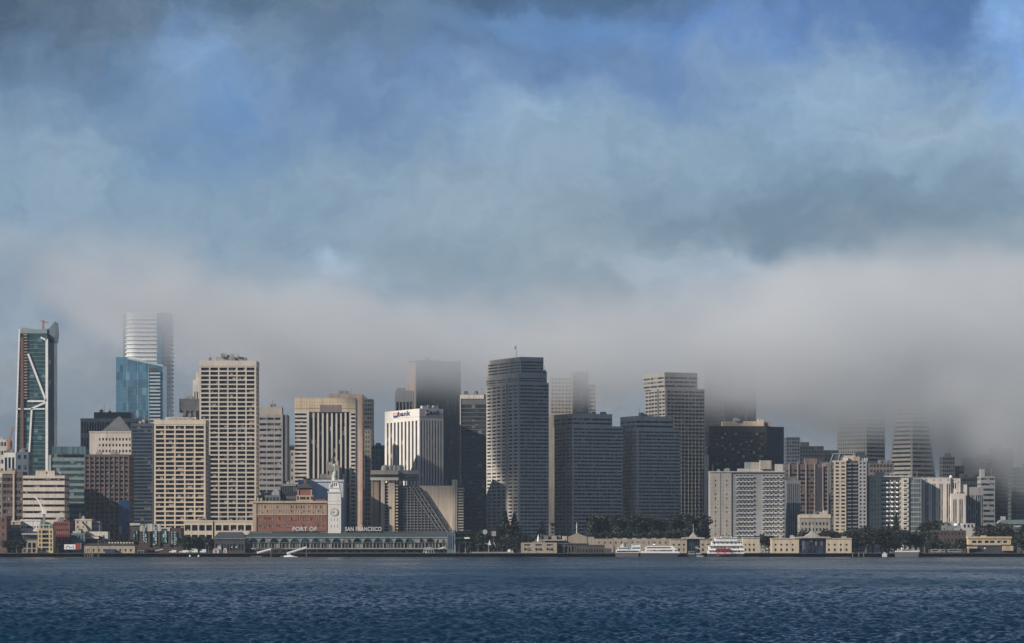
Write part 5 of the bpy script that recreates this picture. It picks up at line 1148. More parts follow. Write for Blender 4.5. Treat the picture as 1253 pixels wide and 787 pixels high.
# ---- trees
LEAFS = {}
def leafmat(c1, c2):
    if (c1, c2) in LEAFS: return LEAFS[(c1, c2)]
    m, nt, b = newmat('foliage'); L = nt.links
    geo = N(nt, 'ShaderNodeNewGeometry')
    t = N(nt, 'ShaderNodeTexNoise'); t.inputs['Scale'].default_value = .35; t.inputs['Detail'].default_value = 4
    L.new(geo.outputs['Position'], t.inputs['Vector'])
    r = ramp(nt, t.outputs[0], [(.35, c1), (.68, c2)]); L.new(r.outputs[0], b.inputs['Base Color']); b.inputs['Roughness'].default_value = .7
    LEAFS[(c1, c2)] = m; return m
def tree_proto(name, kind, h, w, seed, c1=(.010, .018, .014), c2=(.026, .042, .025), n=900, ls=.75):
    r = random.Random(seed); c = thing(name, '', 'tree', (0, 0, -100))
    t = MB(); t.lathe([(h*.028+.12, -1), (h*.022+.08, h*.3), (h*.008+.03, h*.85)], 0, 0, 7)
    for i in range(7):
        a = r.uniform(0, 6.28); z = h*r.uniform(.25, .6); q = w*.32
        t.bar((0, 0, z), (q*math.cos(a), q*math.sin(a), z+h*.16), .018*h)
    t.build('trunk', wall((.09, .07, .055)), c)
    m = MB()
    if kind == 'cone':
        lobes = [(0, 0, h*(.18+.8*i/9), w*.5*(1-(.98*i/9)**1.3)+.35, h*.075) for i in range(10)]
    elif kind == 'column':
        lobes = [(r.uniform(-.1, .1)*w, r.uniform(-.1, .1)*w, h*(.14+.78*i/8), w*.5*(.75+.25*math.sin(i*1.1))*(1 if i < 6 else .7), h*.085) for i in range(9)]
    else:
        lobes = []
        for i in range(11):
            a = r.uniform(0, 6.28); q = math.sqrt(r.random())*w*.33; z = h*r.uniform(.38, .84); s_ = w*r.uniform(.15, .26)
            lobes.append((q*math.cos(a), q*math.sin(a), z, s_, s_*.8))
    for i in range(n):
        x, y, z, rr, hh = lobes[i % len(lobes)]
        while True:
            p = Vector((r.uniform(-1, 1), r.uniform(-1, 1), r.uniform(-1, 1)))
            if .35 < p.length < 1: break
        if r.random() < .08: p *= 1.25
        px, py, pz = x+p.x*rr, y+p.y*rr, z+p.z*hh
        d1 = Vector((r.gauss(0, 1), r.gauss(0, 1), r.gauss(0, .6))).normalized(); d2 = d1.cross(Vector((r.gauss(0, 1), r.gauss(0, 1), r.gauss(0, 1)))).normalized()
        s_ = ls*r.uniform(.6, 1.3); a, bb = d1*s_, d2*s_*.6; q = Vector((px, py, pz))
        m.quad(q-a, q-bb*.7, q+a, q+bb)
    m.build('crown', leafmat(c1, c2), c)
    return c
protos = {}
def proto(key, *a, **k): protos[key] = tree_proto(*a, **k); protos[key]['used'] = 0
proto('cone', 'conifer', 'cone', 30, 10, 1, n=1500, ls=.9)
proto('cyp', 'cypress', 'column', 22, 5.2, 2, n=800)
proto('cyp2', 'cypress', 'column', 22, 6.0, 12, n=900)
proto('round', 'broadleaf_tree', 'round', 11, 9, 3, n=1000, ls=.6)
proto('round2', 'broadleaf_tree', 'round', 12, 8, 4, n=1000, ls=.6)
proto('olive', 'broadleaf_tree', 'round', 10, 9, 5, (.02, .026, .015), (.05, .054, .028), n=900, ls=.55)
proto('rust', 'broadleaf_tree', 'round', 11, 10, 6, (.018, .018, .015), (.045, .038, .026), n=900, ls=.55)
PH = {'cone': 30, 'cyp': 22, 'cyp2': 22, 'round': 10.6, 'round2': 11.6, 'olive': 9.8, 'rust': 10.6}
TR = random.Random(44)
def tree(key, px, ytop, D, label, group=None, wide=1.0):
    p = protos[key]; h = (wz(ytop, D)-G)*(1 if key in ('cone', 'cyp', 'cyp2') else 1.06); s_ = h/PH[key]
    sc = (s_*wide, s_*wide, s_); rz = TR.uniform(0, 6.28); loc = (wx(px, D), D, G)
    if not p['used']:
        p['used'] = 1; p.location = loc; p.rotation_euler = (0, 0, rz); p.scale = sc; p['label'] = label
        if group: p['group'] = group
        return p
    o = dup(p, loc, rz, sc, label)
    if group: o['group'] = group
    elif 'group' in o: del o['group']
    return o
# left quay
for i in range(8): tree(('round', 'round2', 'olive')[i % 3], 224+i*5.2+TR.uniform(-1, 1), 657+TR.uniform(-2, 3), 2712+TR.uniform(-4, 4), 'small dark bushy tree in the clump behind the parked vans', 'trees behind the parked vans', 1.05)
for i in range(6): tree(('olive', 'rust', 'round')[i % 3], 134+i*6+TR.uniform(-1.5, 1.5), 660+TR.uniform(-1, 2), 2725, 'low dark tree showing over the roof of the cream pier shed', 'trees over the cream pier shed')
for i in range(4): tree(('round', 'round2')[i % 2], 9+i*6, 662+TR.uniform(-2, 2), 2700, 'dark tree at the quay below the cream loft block', 'trees below the cream loft')
# big dark pair and fringe right of the ferry hall
tree('cone', 618, 627.5, 2735, 'tallest dark conifer beside the stepped tower, nearer the ferry hall', None, 1.5); tree('cone', 629.5, 630.5, 2738, 'second tall dark conifer touching the tallest one', None, 1.5)
tree('cyp2', 609.5, 645, 2728, 'shorter dark cypress leaning on the tall conifer pair', None, 1.3); tree('cone', 663.5, 640, 2750, 'lone dark conifer behind the cream terminal with the white finial', None, 1.5)
for i in range(11): tree(('round', 'round2', 'olive')[i % 3], 566+i*6.6+TR.uniform(-2, 2), 652+TR.uniform(-3, 6) if i < 6 else 655+TR.uniform(-3, 4), 2722+TR.uniform(-6, 6), 'round dark tree in the grove at the foot of the smooth grey slab', 'grove by the ferry hall')
for i in range(7): tree(('olive', 'round', 'round2')[i % 3], 574+i*9+TR.uniform(-2, 2), 665+TR.uniform(-2, 2), 2692, 'low shrubby tree along the promenade beside the palms', 'shrubby trees along the promenade')
for i in range(6): tree(('round2', 'round')[i % 2], 641+i*6, 655+TR.uniform(-2, 3), 2735, 'dark tree showing over the roof of the cream terminal', 'trees over the cream terminal')
# long row below the grey slabs
for i in range(38):
    px = 721+i*3.85+TR.uniform(-1.2, 1.2); yt = 634.5+TR.uniform(-4, 4)+(-5 if i in (1, 15, 16) else 0)-(2 if i > 26 else 0)
    tree(('cyp', 'cyp2')[i % 2], px, yt, 2735+TR.uniform(-8, 8), 'dark columnar tree in the long row below the grey stepped slabs', 'long tree row below the slabs', 1.12+TR.uniform(0, .3))
for i in range(14): tree(('round', 'round2')[i % 2], 724+i*10+TR.uniform(-2, 2), 649+TR.uniform(-2, 4), 2722, 'bushy dark tree filling the long row over the beige pier', 'bushy trees over the beige pier', 1.1)
for i in range(3): tree('cyp', 857+i*4, 648+i*2, 2720, 'thin dark tree at the corner of the balcony slab', 'trees at the balcony slab corner', .8)
for i in range(3): tree('round', 932+i*4.2, 655+i, 2715, 'dark tree in the gap between the two cream pier wings', 'trees between pier wings')
# right hand shore
for i in range(9): tree(('rust', 'round', 'olive')[i % 3], 984+i*7+TR.uniform(-2, 2), 651+TR.uniform(-2, 2), 2790, 'dark tree top showing over the glass fronted pier hall', 'trees over the pier hall')
tree('cone', 1096.5, 632, 2725, 'tall dark conifer alone before the white zigzag balconies', None, 1.15); tree('cone', 1087, 643, 2722, 'lower conifer hugging the tall lone one', None, 1.25)
for i in range(16):
    px = 1044+i*6.4+TR.uniform(-2, 2); yt = 652-7*math.exp(-((px-1080)/22)**2)+TR.uniform(-3, 3)
    tree(('rust', 'round2', 'round', 'olive')[i % 4], px, yt, 2722+TR.uniform(-8, 8), 'dark tree in the wooded shore below the white apartment block', 'wooded shore trees', 1.15)
for i in range(20):
    px = 1136+i*6.3+TR.uniform(-2, 2); tree(('round', 'rust', 'round2', 'olive')[i % 4], px, 660+TR.uniform(-4, 5) if px < 1240 else 655, 2712+TR.uniform(-6, 6), 'dim tree along the far shore round the small cream pier house', 'trees round the cream pier house', 1.1)
for i in range(7): tree(('round', 'round2')[i % 2], 1132+i*6, 640+TR.uniform(-2, 3), 2800, 'dark tree at the foot of the white slit windowed hall', 'trees before the white hall', 1.0)
for i in range(9): tree(('cyp', 'rust')[i % 2], 1196+i*7+TR.uniform(-2, 2), 644+TR.uniform(-3, 3), 2765, 'dim tree below the green roofed school', 'trees below the green roof', 1.3)

# palms at the open plaza beside the ferry hall
def palm(px, ytop, D, label, group=None):
    c = thing('palm_tree', label, 'palm', (wx(px, D), D, G), 0, group); h = wz(ytop, D)-G
    MB().lathe([(.42, -1), (.30, h*.3), (.27, h*.86)], 0, 0, 8).build('trunk', wall((.42, .37, .30)), c)
    m = MB(); r = random.Random(int(px*10))
    for i in range(26):
        a = i*2.4; dr = r.uniform(.5, 1.0); p = Vector((0, 0, h*.86))
        for k in range(4):
            q = p+Vector((math.cos(a)*.75, math.sin(a)*.75, .55*dr-.42*k)); s_ = Vector((-math.sin(a), math.cos(a), 0))*.36*(1-.2*k)
            m.quad(p-s_, p+s_, q+s_*.8, q-s_*.8); p = q
    m.build('crown', leafmat((.02, .034, .02), (.05, .07, .035)), c)
for i, px in enumerate((557, 562, 569.5, 575.5)): palm(px, 661+(i % 2)*.8, 2695+i*2, 'palm tree with pale trunk under the white awning line', 'palms on the plaza')
def awning(px0, px1, y, D, label):
    c = thing('plaza_awning', label, 'awning', (wx(px0, D), D, G)); w = wx(px1, D)-wx(px0, D); z = wz(y, D)-G
    MB().extr([(0, z-.9), (w, z-.5), (w, z+.1), (w*.75, z+.6), (w*.2, z+.4)], 0, 5).build('canopy', paint((.82, .84, .82)), c)
    for xx in (.4, w-.6): MB().box(xx, xx+.25, 2, 2.25, 0, z-.7).build('post', DMET, c)
awning(554.5, 565.5, 658.3, 2708, 'white curved awning end next to the blue pavilion'); awning(566.5, 575, 658.3, 2708, 'white curved awning end nearer the grove')
c = thing('promenade_wall', 'low pale concrete wall along the promenade under the dark grove', 'wall', (wx(577, 2680), 2680, G)); MB().box(0, wx(629, 2680)-wx(577, 2680), 0, .8, 0, 1.0).build('wall', wall((.30, .30, .29)), c)
for px, y, lab in ((593.5, 655, 'pale round sign board hanging against the tower foot'), (604, 656, 'pinkish square sign board by the shorter cypress')):
    c = thing('sign_board', lab, 'sign', (wx(px, 2702), 2702, G)); z = wz(y, 2702)-G
    MB().extr([(1.9*math.cos(t*.5236), z+2.6+2.0*math.sin(t*.5236)) for t in range(12)] if px < 600 else [(-1.6, z), (1.8, z), (1.8, z+4), (-1.6, z+4)], 0, .25).build('board', wall((.40, .42, .42) if px < 600 else (.38, .30, .30)), c); MB().box(-.15, .15, .05, .2, 0, z+.8).build('post', DMET, c)
c = thing('sculpture', 'white folded sail like sculpture among the dark trees', 'sculpture', (wx(597, 2690), 2690, G)); z = wz(667, 2690)-G
m = MB(); m.extr([(-2.6, z+1.4), (2.6, z-.4), (1.2, z+4.2), (.2, z+.9)], 0, .4); m.build('sail', WMET, c); MB().lathe([(.2, 0), (.15, z+1)], .6, .2, 6).build('mast', METAL, c)
MB().bar((wx(604, 2690)-wx(597, 2690), 0, z+2.4), (wx(606.8, 2690)-wx(597, 2690), 0, z-2), .5).build('strut', paint((.5, .53, .5)), c)

# ---- cream terminal and the beige pier front
b = B('cream_terminal', 'cream waterside terminal with three dark bays and a white finial', 637.5, 637.5, 681.5, 664, 2686, 0, 14, 'terminal')
TM = wall((.40, .335, .265), .12); W = b.b
b.tier(0, W, 0, b.a, 0, b.h, [(b.ux(641.5)-b.ux(637.5), b.ux(649)-b.ux(637.5)), (b.ux(655.2)-b.ux(637.5), b.ux(663)-b.ux(637.5)), (b.ux(669)-b.ux(637.5), b.ux(676.5)-b.ux(637.5))], None, None, [(b.z(673.5), b.z(670.5)), (b.z(667.8), b.z(666))], 'each', TM, GD, .8); b.pbox('raised_centre', TM, 652, 667, 662.7, 663.98, -.2, 8)
for px in (645.2, 659, 672.8): b.pbox('canopy', paint((.30, .40, .42)), px-2, px+2, 671.2, 672, -1.2, -.02)
b.part('finial', MB().lathe([(.9, b.z(662.7)), (1.0, b.z(659)), (.25, b.z(655)), (.1, b.z(654))], b.ux(658.8, 3), 3, 10), wall((.8, .78, .8)))
b.done()
b = B('flat_roof_shed', 'low pale roofed shed with dark side stretching between the two cream fronts', 656, 656, 690, 660.3, 2704, 0, 12, 'shed'); b.full(8, .7, 2, .5, 1, .7, 'each', wall((.05, .055, .06)), GNAVY, top=2, bot=1); b.box('roof', wall((.40, .38, .33)), -.5, b.b+.5, -1.5, 8, b.h-.9, b.h); b.done()
b = B('grey_shed', 'dull grey open shed at the water before the gabled beige pier', 681.8, 681.8, 720, 665.5, 2690, 0, 12, 'shed')
b.tier(0, b.b, 0, b.a, 0, b.h, spans(1, b.b-1, 9, .6), None, None, [(.6, b.h-1.6)], 'each', wall((.09, .09, .095)), GBLACK, .6); b.box('roof', wall((.13, .125, .12)), -.4, b.b+.4, -.8, b.a, b.h, b.h+.5); b.done()
b = B('dock_shed', 'long low brown shed on the water between gabled pier and ferries', 705, 705, 740, 667.5, 2683, 0, 8, 'shed'); b.tier(0, b.b, 0, b.a, 0, b.h, spans(.6, b.b-.6, 10, .5), None, None, [(.5, 3)], 'each', wall((.085, .08, .078)), GBLACK); b.box('roof', wall((.12, .11, .105)), -.3, b.b+.3, -.5, b.a, b.h, b.h+.5); b.done()

BG = wall((.36, .31, .25), .14); PC = wall((.60, .50, .38), .1)
def gable(mb, x0, x1, zb, zs, zp, y0, y1):
    xm = (x0+x1)/2; q = (x1-x0)
    mb.extr([(x0, zb), (x1, zb), (x1, zs), (xm+q*.16, zs+(zp-zs)*.62), (xm, zp), (xm-q*.16, zs+(zp-zs)*.62), (x0, zs)], y0, y1)
b = B('pier_bulkhead', 'beige gabled pier front with a tall white flagpole and long plain wall', 687.5, 687.5, 870, 661, 2706, 0, 16, 'pier building')
z = b.z; u = b.ux
m = MB(); gable(m, u(695), u(718), 0, z(657), z(652), 0, 10); b.part('gable_wall', m, BG)
b.part('flagpole', MB().lathe([(.5, z(652.5)), (.35, z(647)), (.55, z(645)), (.3, z(642)), (.15, z(639))], u(705.8, 2), 2, 8), wall((.6, .6, .58)))
b.pbox('side_block', wall((.5, .45, .38)), 688, 693.8, 656, 676, .5, 9); b.pbox('link_wall', BG, 718.1, 727, 657, 676, .4, 10)
b.tier(u(727.1), u(821), 0, 12, 0, z(659.3), spans(2, u(821)-u(727.1)-2, 13, .3), None, None, [(z(665.4), z(662.8))], 'each', BG, glass((.09, .08, .07), .3, 0, .3), .3, name='long_wall')
for i in range(6): b.part('roof_light', MB().box(u(750+i*12), u(755+i*12), 3, 7, z(659.3)+.01, z(658.4)), wall((.38, .40, .38)))
b.pbox('dark_shed_door', DMET, 740, 748, 671, 676, -.3, -.02); b.pbox('door_post', BG, 748.2, 751, 668, 676, -.4, -.02); b.done()
def pier_front(label, xa, xb, xg0, xg1, yw, yp, wl, wr, mat, doors=True, pole=None, ys=2684, gyt=None, pd=14):
    """two-storey waterfront wings with square windows and, between them, a dark glazed hall under a stepped gable"""
    b = B('pier_bulkhead', label, xa, xa, xb, yw, ys, 0, pd, 'pier building'); z, u = b.z, b.ux
    def wing(x0, x1, cols):
        r = [(z(674.6), z(671.2)), (z(667.8), z(665.5))]
        b.tier(u(x0), u(x1), 0, 12, 0, b.h, [(u(c)-u(x0)-.75, u(c)-u(x0)+.75) for c in cols], None, None, r, 'each', mat, GD, .45, name='wing_wall')
        b.box('wing_cornice', mat, u(x0)-.4, u(x1)+.4, -.5, 12, b.h+.01, b.h+.6)
    for (x0, x1, cols) in wl+wr: wing(x0, x1, cols)
    if xg0:
        zs = b.h; xm = (xg0+xg1)/2; zp = z(yp)
        b.box('glazed_hall', glass((.018, .024, .045), .15, .2, .04, (2, 3)), u(xg0)+.02, u(xg1)-.02, 1.2, 11, 0, zs-.4)
        q = u(xg1)-u(xg0)
        b.part('gable_roof', MB().extr([(u(xg0)-4, zs+.65), (u(xg1)+4, zs+.65), (u(xg1)+4, zs+1.6), (u(xm)+q*.30, zs+1.9), (u(xm), zp), (u(xm)-q*.30, zs+1.9), (u(xg0)-4, zs+1.6)], -.9, 12), wall((.46, .43, .38)))
        b.part('gable_glass', MB().extr([(u(xg0)+.5, zs-.38), (u(xg1)-.5, zs-.38), (u(xm)+q*.28, zs+.62), (u(xm)-q*.28, zs+.62)], 1.2, 10), glass((.018, .024, .045), .15, .2, .04, (2, 3)))
        for i in range(1, 6): b.box('hall_mullion', wall((.06, .065, .075)), u(xg0)+q*i/6-.15, u(xg0)+q*i/6+.15, .9, 1.18, 0, zs-.5)
        b.part('flagpole', MB().lathe([(.22, zp-.3), (.12, z(pole))], u(xm), 2, 6), METAL)
    return b
b = pier_front('beige pier front with a dark gabled hall behind the boats', 820, 868, 841, 856, 660.3, 652, [(820.5, 840.5, (824.5, 831, 837))], [(856.5, 868.5, (860, 866.5))], wall((.44, .38, .30), .12), pole=641, ys=2692); b.done()
b = pier_front('small cream pier wing with arched doors peeping out beside the paddle steamer', 909, 930, None, None, 658.5, 650, [(909, 929.5, (912.5, 917.3, 922.5))], [], wall((.56, .49, .38), .1), ys=2690); b.done()
b = pier_front('cream pier front of two wings flanking a broad dark glazed gable hall', 943, 1042, 978.5, 1010, 659.5, 650.5, [(944, 977.5, (949, 956, 963, 970))], [(1011, 1042, (1014.5, 1021.5, 1029, 1036))], PC, pole=641); b.clutter(50, 3, 0, big=4); b.done()
c = thing('harbour_kiosk', 'pale little booth in the gap between the cream pier wings', 'kiosk', (wx(931.5, 2690), 2690, G)); MB().box(0, 3, 0, 3, 0, 3.4).build('wall', wall((.42, .44, .42)), c); MB().extr([(-.3, 3.4), (3.3, 3.4), (1.5, 4.4)], -.3, 3.3).build('roof', wall((.3, .33, .32)), c)
MB().box(.9, 1.9, -.05, -.01, 0, 2.1).build('door', DMET, c)

# ---- ferries
def hull(c, Ln, Wd, h, mat, bow=.16, name='hull'):
    m = MB(); p = [(0, .3), (Ln*(1-bow), 0), (Ln, Wd*.5), (Ln*(1-bow), Wd), (0, Wd-.3)]; q = [(.6, .8), (Ln*(.97-bow), .7), (Ln*.965, Wd*.5), (Ln*(.97-bow), Wd-.7), (.6, Wd-.8)]
    return m.prism(q, -.8, h, p).build(name, mat, c)
D = 2656
def Z(y): return wz(y, D)
def DX(a, b_): return (b_-a)*D/K
c = thing('ferry', 'white three deck excursion ferry moored before the long beige wall', 'ferry', (wx(753, D), D, 0))
Ln = DX(753, 785.5); FW = paint((.80, .81, .80), .45); hull(c, Ln, 8, Z(676.5), paint((.13, .12, .13)), .12)
MB().box(.8, Ln-1.5, .4, 7.6, Z(676.45), Z(673.2)).build('main_deck', FW, c); MB().box(1.2, Ln-2, .25, .38, Z(675.6), Z(674.2)).build('window_band', GD, c)
MB().box(1.4, Ln-.8, .2, 7.8, Z(673.15), Z(672.4)).build('deck_edge', FW, c); MB().box(2, Ln*.46, 1, 7, Z(672.35), Z(669.6)).build('upper_cabin', FW, c); MB().box(2.3, Ln*.44, .85, .98, Z(671.6), Z(670.3)).build('window_band', GD, c)
MB().box(Ln*.62, Ln-1.2, 1, 7, Z(672.35), Z(667.2)).build('after_cabin', paint((.70, .76, .84), .45), c); MB().box(Ln*.64, Ln-1.6, .85, .98, Z(671.4), Z(669.9)).build('window_band', GD, c); MB().box(Ln*.60, Ln-1.0, .8, 7.2, Z(667.15), Z(666.5)).build('sun_roof', FW, c)
MB().box(Ln*.66, Ln-2, 2, 6, Z(666.45), Z(665.2)).build('bridge', paint((.05, .06, .08)), c); MB().box(Ln*.65, Ln-1.8, 1.8, 6.2, Z(665.2), Z(664.8)).build('bridge_roof', FW, c)
for xx, yy in ((.30, 665.5), (.36, 663.5), (.24, 667)): MB().lathe([(.8, Z(669.6)), (.7, Z(yy))], Ln*xx, 4, 10).build('funnel', paint((.5, .53, .55) if xx < .35 else (.1, .1, .12)), c)
MB().lathe([(.15, Z(669.6)), (.08, Z(661.5))], Ln*.42, 4, 6).build('mast', FW, c)
for i in range(9): MB().box(2+i*.9, 2.12+i*.9, .3, .42, Z(672.4), Z(671.2)).build('rail_post', FW, c)
MB().box(Ln*.46, Ln*.62, 2, 6.5, Z(672.35), Z(670)).build('deck_housing', paint((.25, .33, .40)), c)

c = thing('catamaran_ferry', 'long sleek white catamaran ferry with two black window stripes', 'ferry', (wx(783.5, D-6), D-6, 0)); D2 = D-6
Ln = DX(784, 833); CW_ = paint((.83, .82, .82), .35)
for yy in (0, 6): 
    m = MB(); m.extr([(0, -.6), (Ln-4, -.6), (Ln, Z(677)), (.4, Z(676.8))], yy, yy+2.4); m.build('hull', paint((.05, .055, .07)), c)
MB().extr([(.5, Z(676.75)), (Ln-.2, Z(676.9)), (Ln-1.6, Z(675)), (.8, Z(674.6))], -.2, 8.6).build('main_deck', CW_, c)
MB().extr([(4, Z(674.55)), (Ln-1.8, Z(674.9)), (Ln-3.6, Z(671.2)), (4.4, Z(671.2))], .2, 8.2).build('main_cabin', CW_, c)
MB().extr([(5, Z(674.4)), (Ln-6.5, Z(674.4)), (Ln-6.5, Z(673.2)), (5, Z(673.2))], .02, .18).build('window_band', GBLACK, c); MB().extr([(Ln-4.5, Z(674.3)), (Ln-2.2, Z(674.3)), (Ln-3.2, Z(673)), (Ln-4.5, Z(673))], .02, .18).build('bow_window', GBLACK, c)
MB().extr([(3.2, Z(671.15)), (Ln-4, Z(671.15)), (Ln-6, Z(668.2)), (5.5, Z(668.2))], .6, 7.8).build('upper_cabin', CW_, c); MB().extr([(4.8, Z(670.8)), (Ln-7.5, Z(670.8)), (Ln-8, Z(669.6)), (5.2, Z(669.6))], .42, .58).build('window_band', GBLACK, c)
MB().extr([(9, Z(668.15)), (13.6, Z(668.15)), (13, Z(666.9)), (9.4, Z(666.9))], 2, 6.4).build('bridge', CW_, c); MB().extr([(9.3, Z(667.9)), (13.4, Z(667.9)), (13.1, Z(667.2)), (9.5, Z(667.2))], 1.85, 1.98).build('bridge_window', GBLACK, c)
MB().lathe([(1.3, Z(666.88)), (1.1, Z(666.2)), (.4, Z(665.4))], 11.3, 4.2, 10).build('radar_dome', CW_, c)

c = thing('paddle_steamer', 'white tiered paddle steamer with a dark red stern wheel', 'paddle steamer', (wx(866, D), D, 0))
Ln = DX(866, 905); tot = DX(866, 911.5); SW = paint((.82, .81, .79), .5); SH = paint((.36, .38, .40), .6)
m = MB(); m.prism([(.5, .5), (tot-1, .5), (tot-1, 16), (.5, 16)], -.8, Z(677.6)); m.build('hull', paint((.035, .035, .04)), c)
tiers = [(677.5, 673.6, 0, 0), (672.9, 668.2, .6, .3), (667.4, 662.6, 2.6, 2.2), (661.6, 658.6, 5.5, 5.5)]
for k, (yb_, yt_, i0, i1) in enumerate(tiers):
    MB().box(i0+.6, tot-i1-.6, 2.4+k*.8, 15, Z(yb_), Z(yt_)).build('deck_house', SW, c)
    MB().box(i0+.1, tot-i1-.1, 1.2+k*.7, 15.4, Z(yt_)+.01, Z(yt_)+.42).build('deck_edge', SW, c)
    n = 13-k*2
    for i in range(n):
        x = i0+.9+(tot-i0-i1-2)*i/(n-1); MB().box(x, x+.18, 1.35+k*.7, 1.52+k*.7, Z(yb_), Z(yt_)).build('deck_post', SW, c)
    if k < 3:
        for i in range(8+(-k)):
            x = i0+2+(tot-i0-i1-4)*i/(8-k); MB().box(x, x+1.3, 2.3+k*.8, 2.39+k*.8, Z(yb_)+.7, Z(yt_)-.5).build('cabin_window', paint((.09, .09, .10)) if k == 0 else glass((.25, .22, .19), .3, 0, .4, bc=(.5, .48, .44)), c)
    MB().box(i0+.3, tot-i1-.3, 1.3+k*.7, 1.38+k*.7, Z(yb_)+.1, Z(yb_)+.9).build('railing', SW, c)
xw0, xw1 = DX(866, 877), DX(866, 893.5)
wl = MB(); 
for t in range(10):
    a = t*math.pi/5; wl.bar((xw0, 0+2.6*math.cos(a), Z(675.6)+2.6*math.sin(a)), (xw1, 0+2.6*math.cos(a), Z(675.6)+2.6*math.sin(a)), .75, .2)
wl.build('stern_wheel', paint((.26, .03, .035), .6), c)
for xx in (xw0-.3, (xw0+xw1)/2, xw1+.1): 
    q = MB(); q.extr([(xx, Z(675.6)-.2), (xx+.25, Z(675.6)-.2), (xx+.25, Z(675.6)+.2), (xx, Z(675.6)+.2)], -2.6, 2.6); q.build('wheel_arm', paint((.2, .03, .03)), c)
MB().box(xw0-.5, xw1+.5, .6, 1.15, Z(673.4), Z(671.3)).build('wheel_guard', paint((.24, .035, .04), .6), c)
lettering('lettering', 'BELLE', 1.7, paint((.08, .09, .14)), c, (DX(866, 899), 3.0, Z(670.8)), .05)
lettering('lettering', 'SAN FRANCISCO', 1.5, paint((.08, .09, .14)), c, (DX(866, 880), 3.0, Z(670.6)), .05, 0, .8)
for xx in (.42, .58): MB().lathe([(.55, Z(658.6)), (.5, Z(655.3)), (.85, Z(654.6))], tot*xx, 7, 10).build('funnel', paint((.06, .06, .07)), c)
MB().box(tot*.36, tot*.66, 5, 9, Z(658.5), Z(656.6)).build('pilot_house', SW, c); MB().box(tot*.38, tot*.64, 4.9, 4.98, Z(657.9), Z(657)).build('pilot_window', GD, c)
c = thing('tug_boat', 'dark work boat with a white wheelhouse berthed between catamaran and steamer', 'work boat', (wx(838, D), D, 0)); hull(c, DX(838, 860), 6, 2.2, paint((.06, .065, .08)))
MB().box(3, 8, 1.5, 4.5, 2.2, 4.6).build('wheelhouse', paint((.25, .27, .30)), c); MB().box(3.3, 7.7, 1.35, 1.48, 3.3, 4.2).build('window', GD, c); MB().lathe([(.15, 4.6), (.1, 10)], 5.5, 3, 6).build('mast', DMET, c); MB().box(9, 13, 2, 4, 2.2, 3.2).build('deck_gear', paint((.4, .4, .42)), c)
c = thing('canvas_shelter', 'small pale tilted canvas shelter above the dark work boat', 'shelter', (wx(851, 2680), 2680, G)); MB().bar((0, 0, 4.6), (4.2, 0, 3.0), .5, 3).build('canvas', paint((.6, .58, .48)), c)
for xx in (.4, 3.6): MB().box(xx, xx+.2, -.1, .1, 0, 3.4).build('post', DMET, c)
small_boat('low white launch moored beside the dark work boat', 857.5, 2652, 6.5, False, (.5, .52, .52))
c = thing('quay_ferry_barge', 'long flat white barge lying below the tall lone conifer', 'barge', (wx(1095.5, 2666), 2666, 0)); w = wx(1126, 2666)-wx(1095.5, 2666)
hull(c, w, 5, wz(675.6, 2666), paint((.16, .17, .18)), .05); MB().box(.3, w-.6, .4, 4.5, wz(675.55, 2666), wz(673.9, 2666)).build('deck_rail', paint((.72, .72, .68)), c); MB().box(2, 5, 1.5, 3.5, wz(673.9, 2666), wz(672.6, 2666)).build('deck_box', paint((.3, .3, .3)), c)
small_boat('small white motor boat near the long flat barge', 1083, 2664, 4.5, True, (.75, .75, .75), 2.4)
c = thing('marker_post', 'thin white marker post on the shore under the conifers', 'post', (wx(1103.5, 2678), 2678, G)); MB().lathe([(.35, 0), (.3, 3), (.55, 3.4), (.3, 4.4)], 0, 0, 8).build('post', WMET, c); MB().box(-.6, .6, -.6, .6, 0, .4).build('footing', GREYC, c)
for i, px in enumerate((1043.5, 1051, 1057)): pile(px, 0, 2668, 3.6, 'short pale pile in the shallow row past the cream pier front', 'piles past the cream pier')

# ---- low buildings along the far shore
b = B('brick_warehouse', 'dim brown brick warehouse half hidden by the shore trees', 1140, 1140, 1182, 649, 2750, 0, 20, 'warehouse'); b.full(9, .4, 3, .4, 3, .4, 'each', brick((.10, .065, .055), (.08, .055, .05), (.1, .08, .07)), GD, bot=2); b.done()
b = B('low_building', 'white row house with three square openings on the wooded rise', 1177.5, 1177.5, 1193, 640.5, 2780, 0, 12, 'house'); b.tier(0, b.b, 0, b.a, 0, b.h, spans(.6, b.b-.6, 3, .55), None, None, [(b.h-3.4, b.h-1.0)], 'each', wall((.50, .50, .47)), GD, .5); b.done()
b = B('low_building', 'pale blue flat roofed house half sunk in dark trees', 1153, 1153, 1177, 643, 2785, 0, 12, 'house'); b.full(7, .5, 2, .5, 2, .3, 'each', wall((.22, .25, .26)), GD, top=1, bot=14); b.part('roof_dome', MB().lathe([(2.2, b.h), (1.8, b.h+1.2), (.5, b.h+1.8)], b.b*.75, 4, 10), WMET); b.done()
b = B('green_roof_school', 'long building with pale green roof at the wooded edge of the shore', 1222, 1222, 1275, 641.5, 2800, 0, 20, 'school'); b.full(12, .5, 3, .5, 2, .4, 'each', wall((.12, .12, .13)), GD, bot=14)
b.part('roof', MB().extr([(-.8, b.h), (b.b+.8, b.h), (b.b-1, b.z(635.5)), (2, b.z(636.5))], -1, 16), wall((.17, .24, .235))); b.pbox('roof_turret', wall((.42, .45, .45)), 1225.5, 1230.5, 632, 637, 4, 9); b.pbox('white_door', wall((.45, .47, .47)), 1241, 1250, 643.2, 645.2, -.3, -.02); b.done()
b = B('cream_pier_house', 'small cream waterside pier house with six dark openings', 1185, 1185, 1238, 659, 2688, 0, 12, 'pier building')
u, z = b.ux, b.z
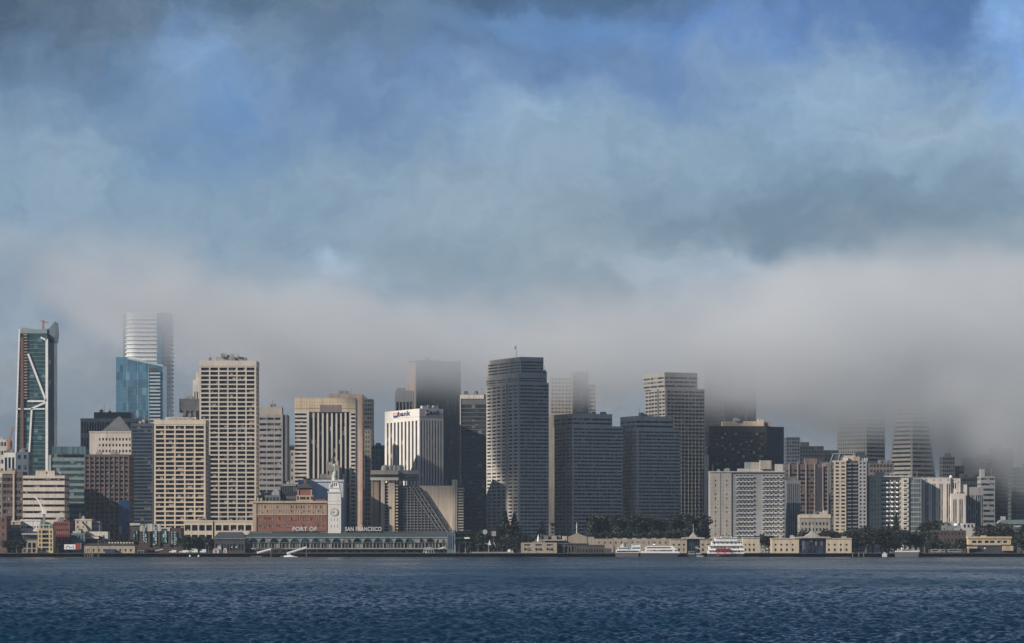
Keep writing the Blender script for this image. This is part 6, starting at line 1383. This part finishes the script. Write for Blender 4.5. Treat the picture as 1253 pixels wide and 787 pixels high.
b.tier(0, u(1237)-u(1185), 0, 10, z(666.5), b.h, [(u(a)-u(1185), u(c_)-u(1185)) for a, c_ in ((1189.5, 1195), (1196.5, 1201.5), (1205, 1210), (1211.5, 1217), (1220.5, 1226), (1227.5, 1232.5))], None, None, [(z(664.6), z(661.6))], 'each', wall((.58, .46, .31), .1), GD, .6)
b.box('cornice', wall((.58, .46, .31), .1), -.6, u(1237)-u(1185)+.6, -.7, 10, b.h+.01, z(656.6)); b.pbox('roof_house', wall((.58, .46, .31)), 1201, 1207, 655.4, 656.58, 2, 6)
b.pbox('dark_base', wall((.05, .06, .07)), 1186, 1236, 666.55, 676.5, .5, 10); b.pbox('low_wing', wall((.55, .44, .31)), 1183.5, 1196, 669, 671.2, -2, .45); b.pbox('low_wing', wall((.50, .40, .29)), 1227, 1240, 668, 674, -2, .45); b.pbox('wing_post', wall((.5, .4, .3)), 1184, 1185.5, 671.25, 676.5, -2, -.5); b.pbox('white_door', WHITE, 1204, 1206, 670, 671.8, .2, .45); b.pbox('grey_parapet', wall((.28, .3, .32)), 1190, 1226, 666.4, 667.4, -.3, -.02); b.done()
for i, px in enumerate((1044, 1100, 1140, 1160)):
    c = thing('parked_bus', ('grey white bus parked past the cream pier front', 'dull pale bus by the tall lone conifer', 'grey bus parked before the dim brick warehouse', 'pale bus under the shore trees beyond the barge')[i], 'bus', (wx(px, 2690), 2690, G)); MB().box(0, 10.5, 0, 2.5, .5, 3.1).build('body', paint((.24, .25, .26)), c); MB().box(.5, 10, -.03, -.005, 1.6, 2.5).build('window_band', GD, c)
    for xx in (2, 8): MB().extr([(xx+.5*math.cos(t*.7854), .5+.5*math.sin(t*.7854)) for t in range(8)], -.06, .3).build('wheel', paint((.02, .02, .02)), c)
def lamp(px, y, D, label, group): 
    c = thing('street_lamp', label, 'street lamp', (wx(px, D), D, G), 0, group); h = wz(y, D)-G
    MB().lathe([(.13, 0), (.08, h)], 0, 0, 6).build('post', paint((.2, .22, .22)), c); MB().bar((0, 0, h), (1.3, 0, h+.35), .16).build('arm', paint((.2, .22, .22)), c); MB().box(1.1, 1.8, -.15, .15, h+.25, h+.45).build('lamp_head', paint((.6, .6, .58)), c)
for px in (20, 70, 137, 150, 252, 268): lamp(px, 666+(px % 3), 2682, 'thin grey street lamp on the quay west of the ferry hall', 'quay street lamps')
for px in (585, 645, 690, 1060, 1115, 1150, 1172, 1245): lamp(px, 666+(px % 3), 2682, 'thin grey street lamp along the wooded shore', 'shore street lamps')
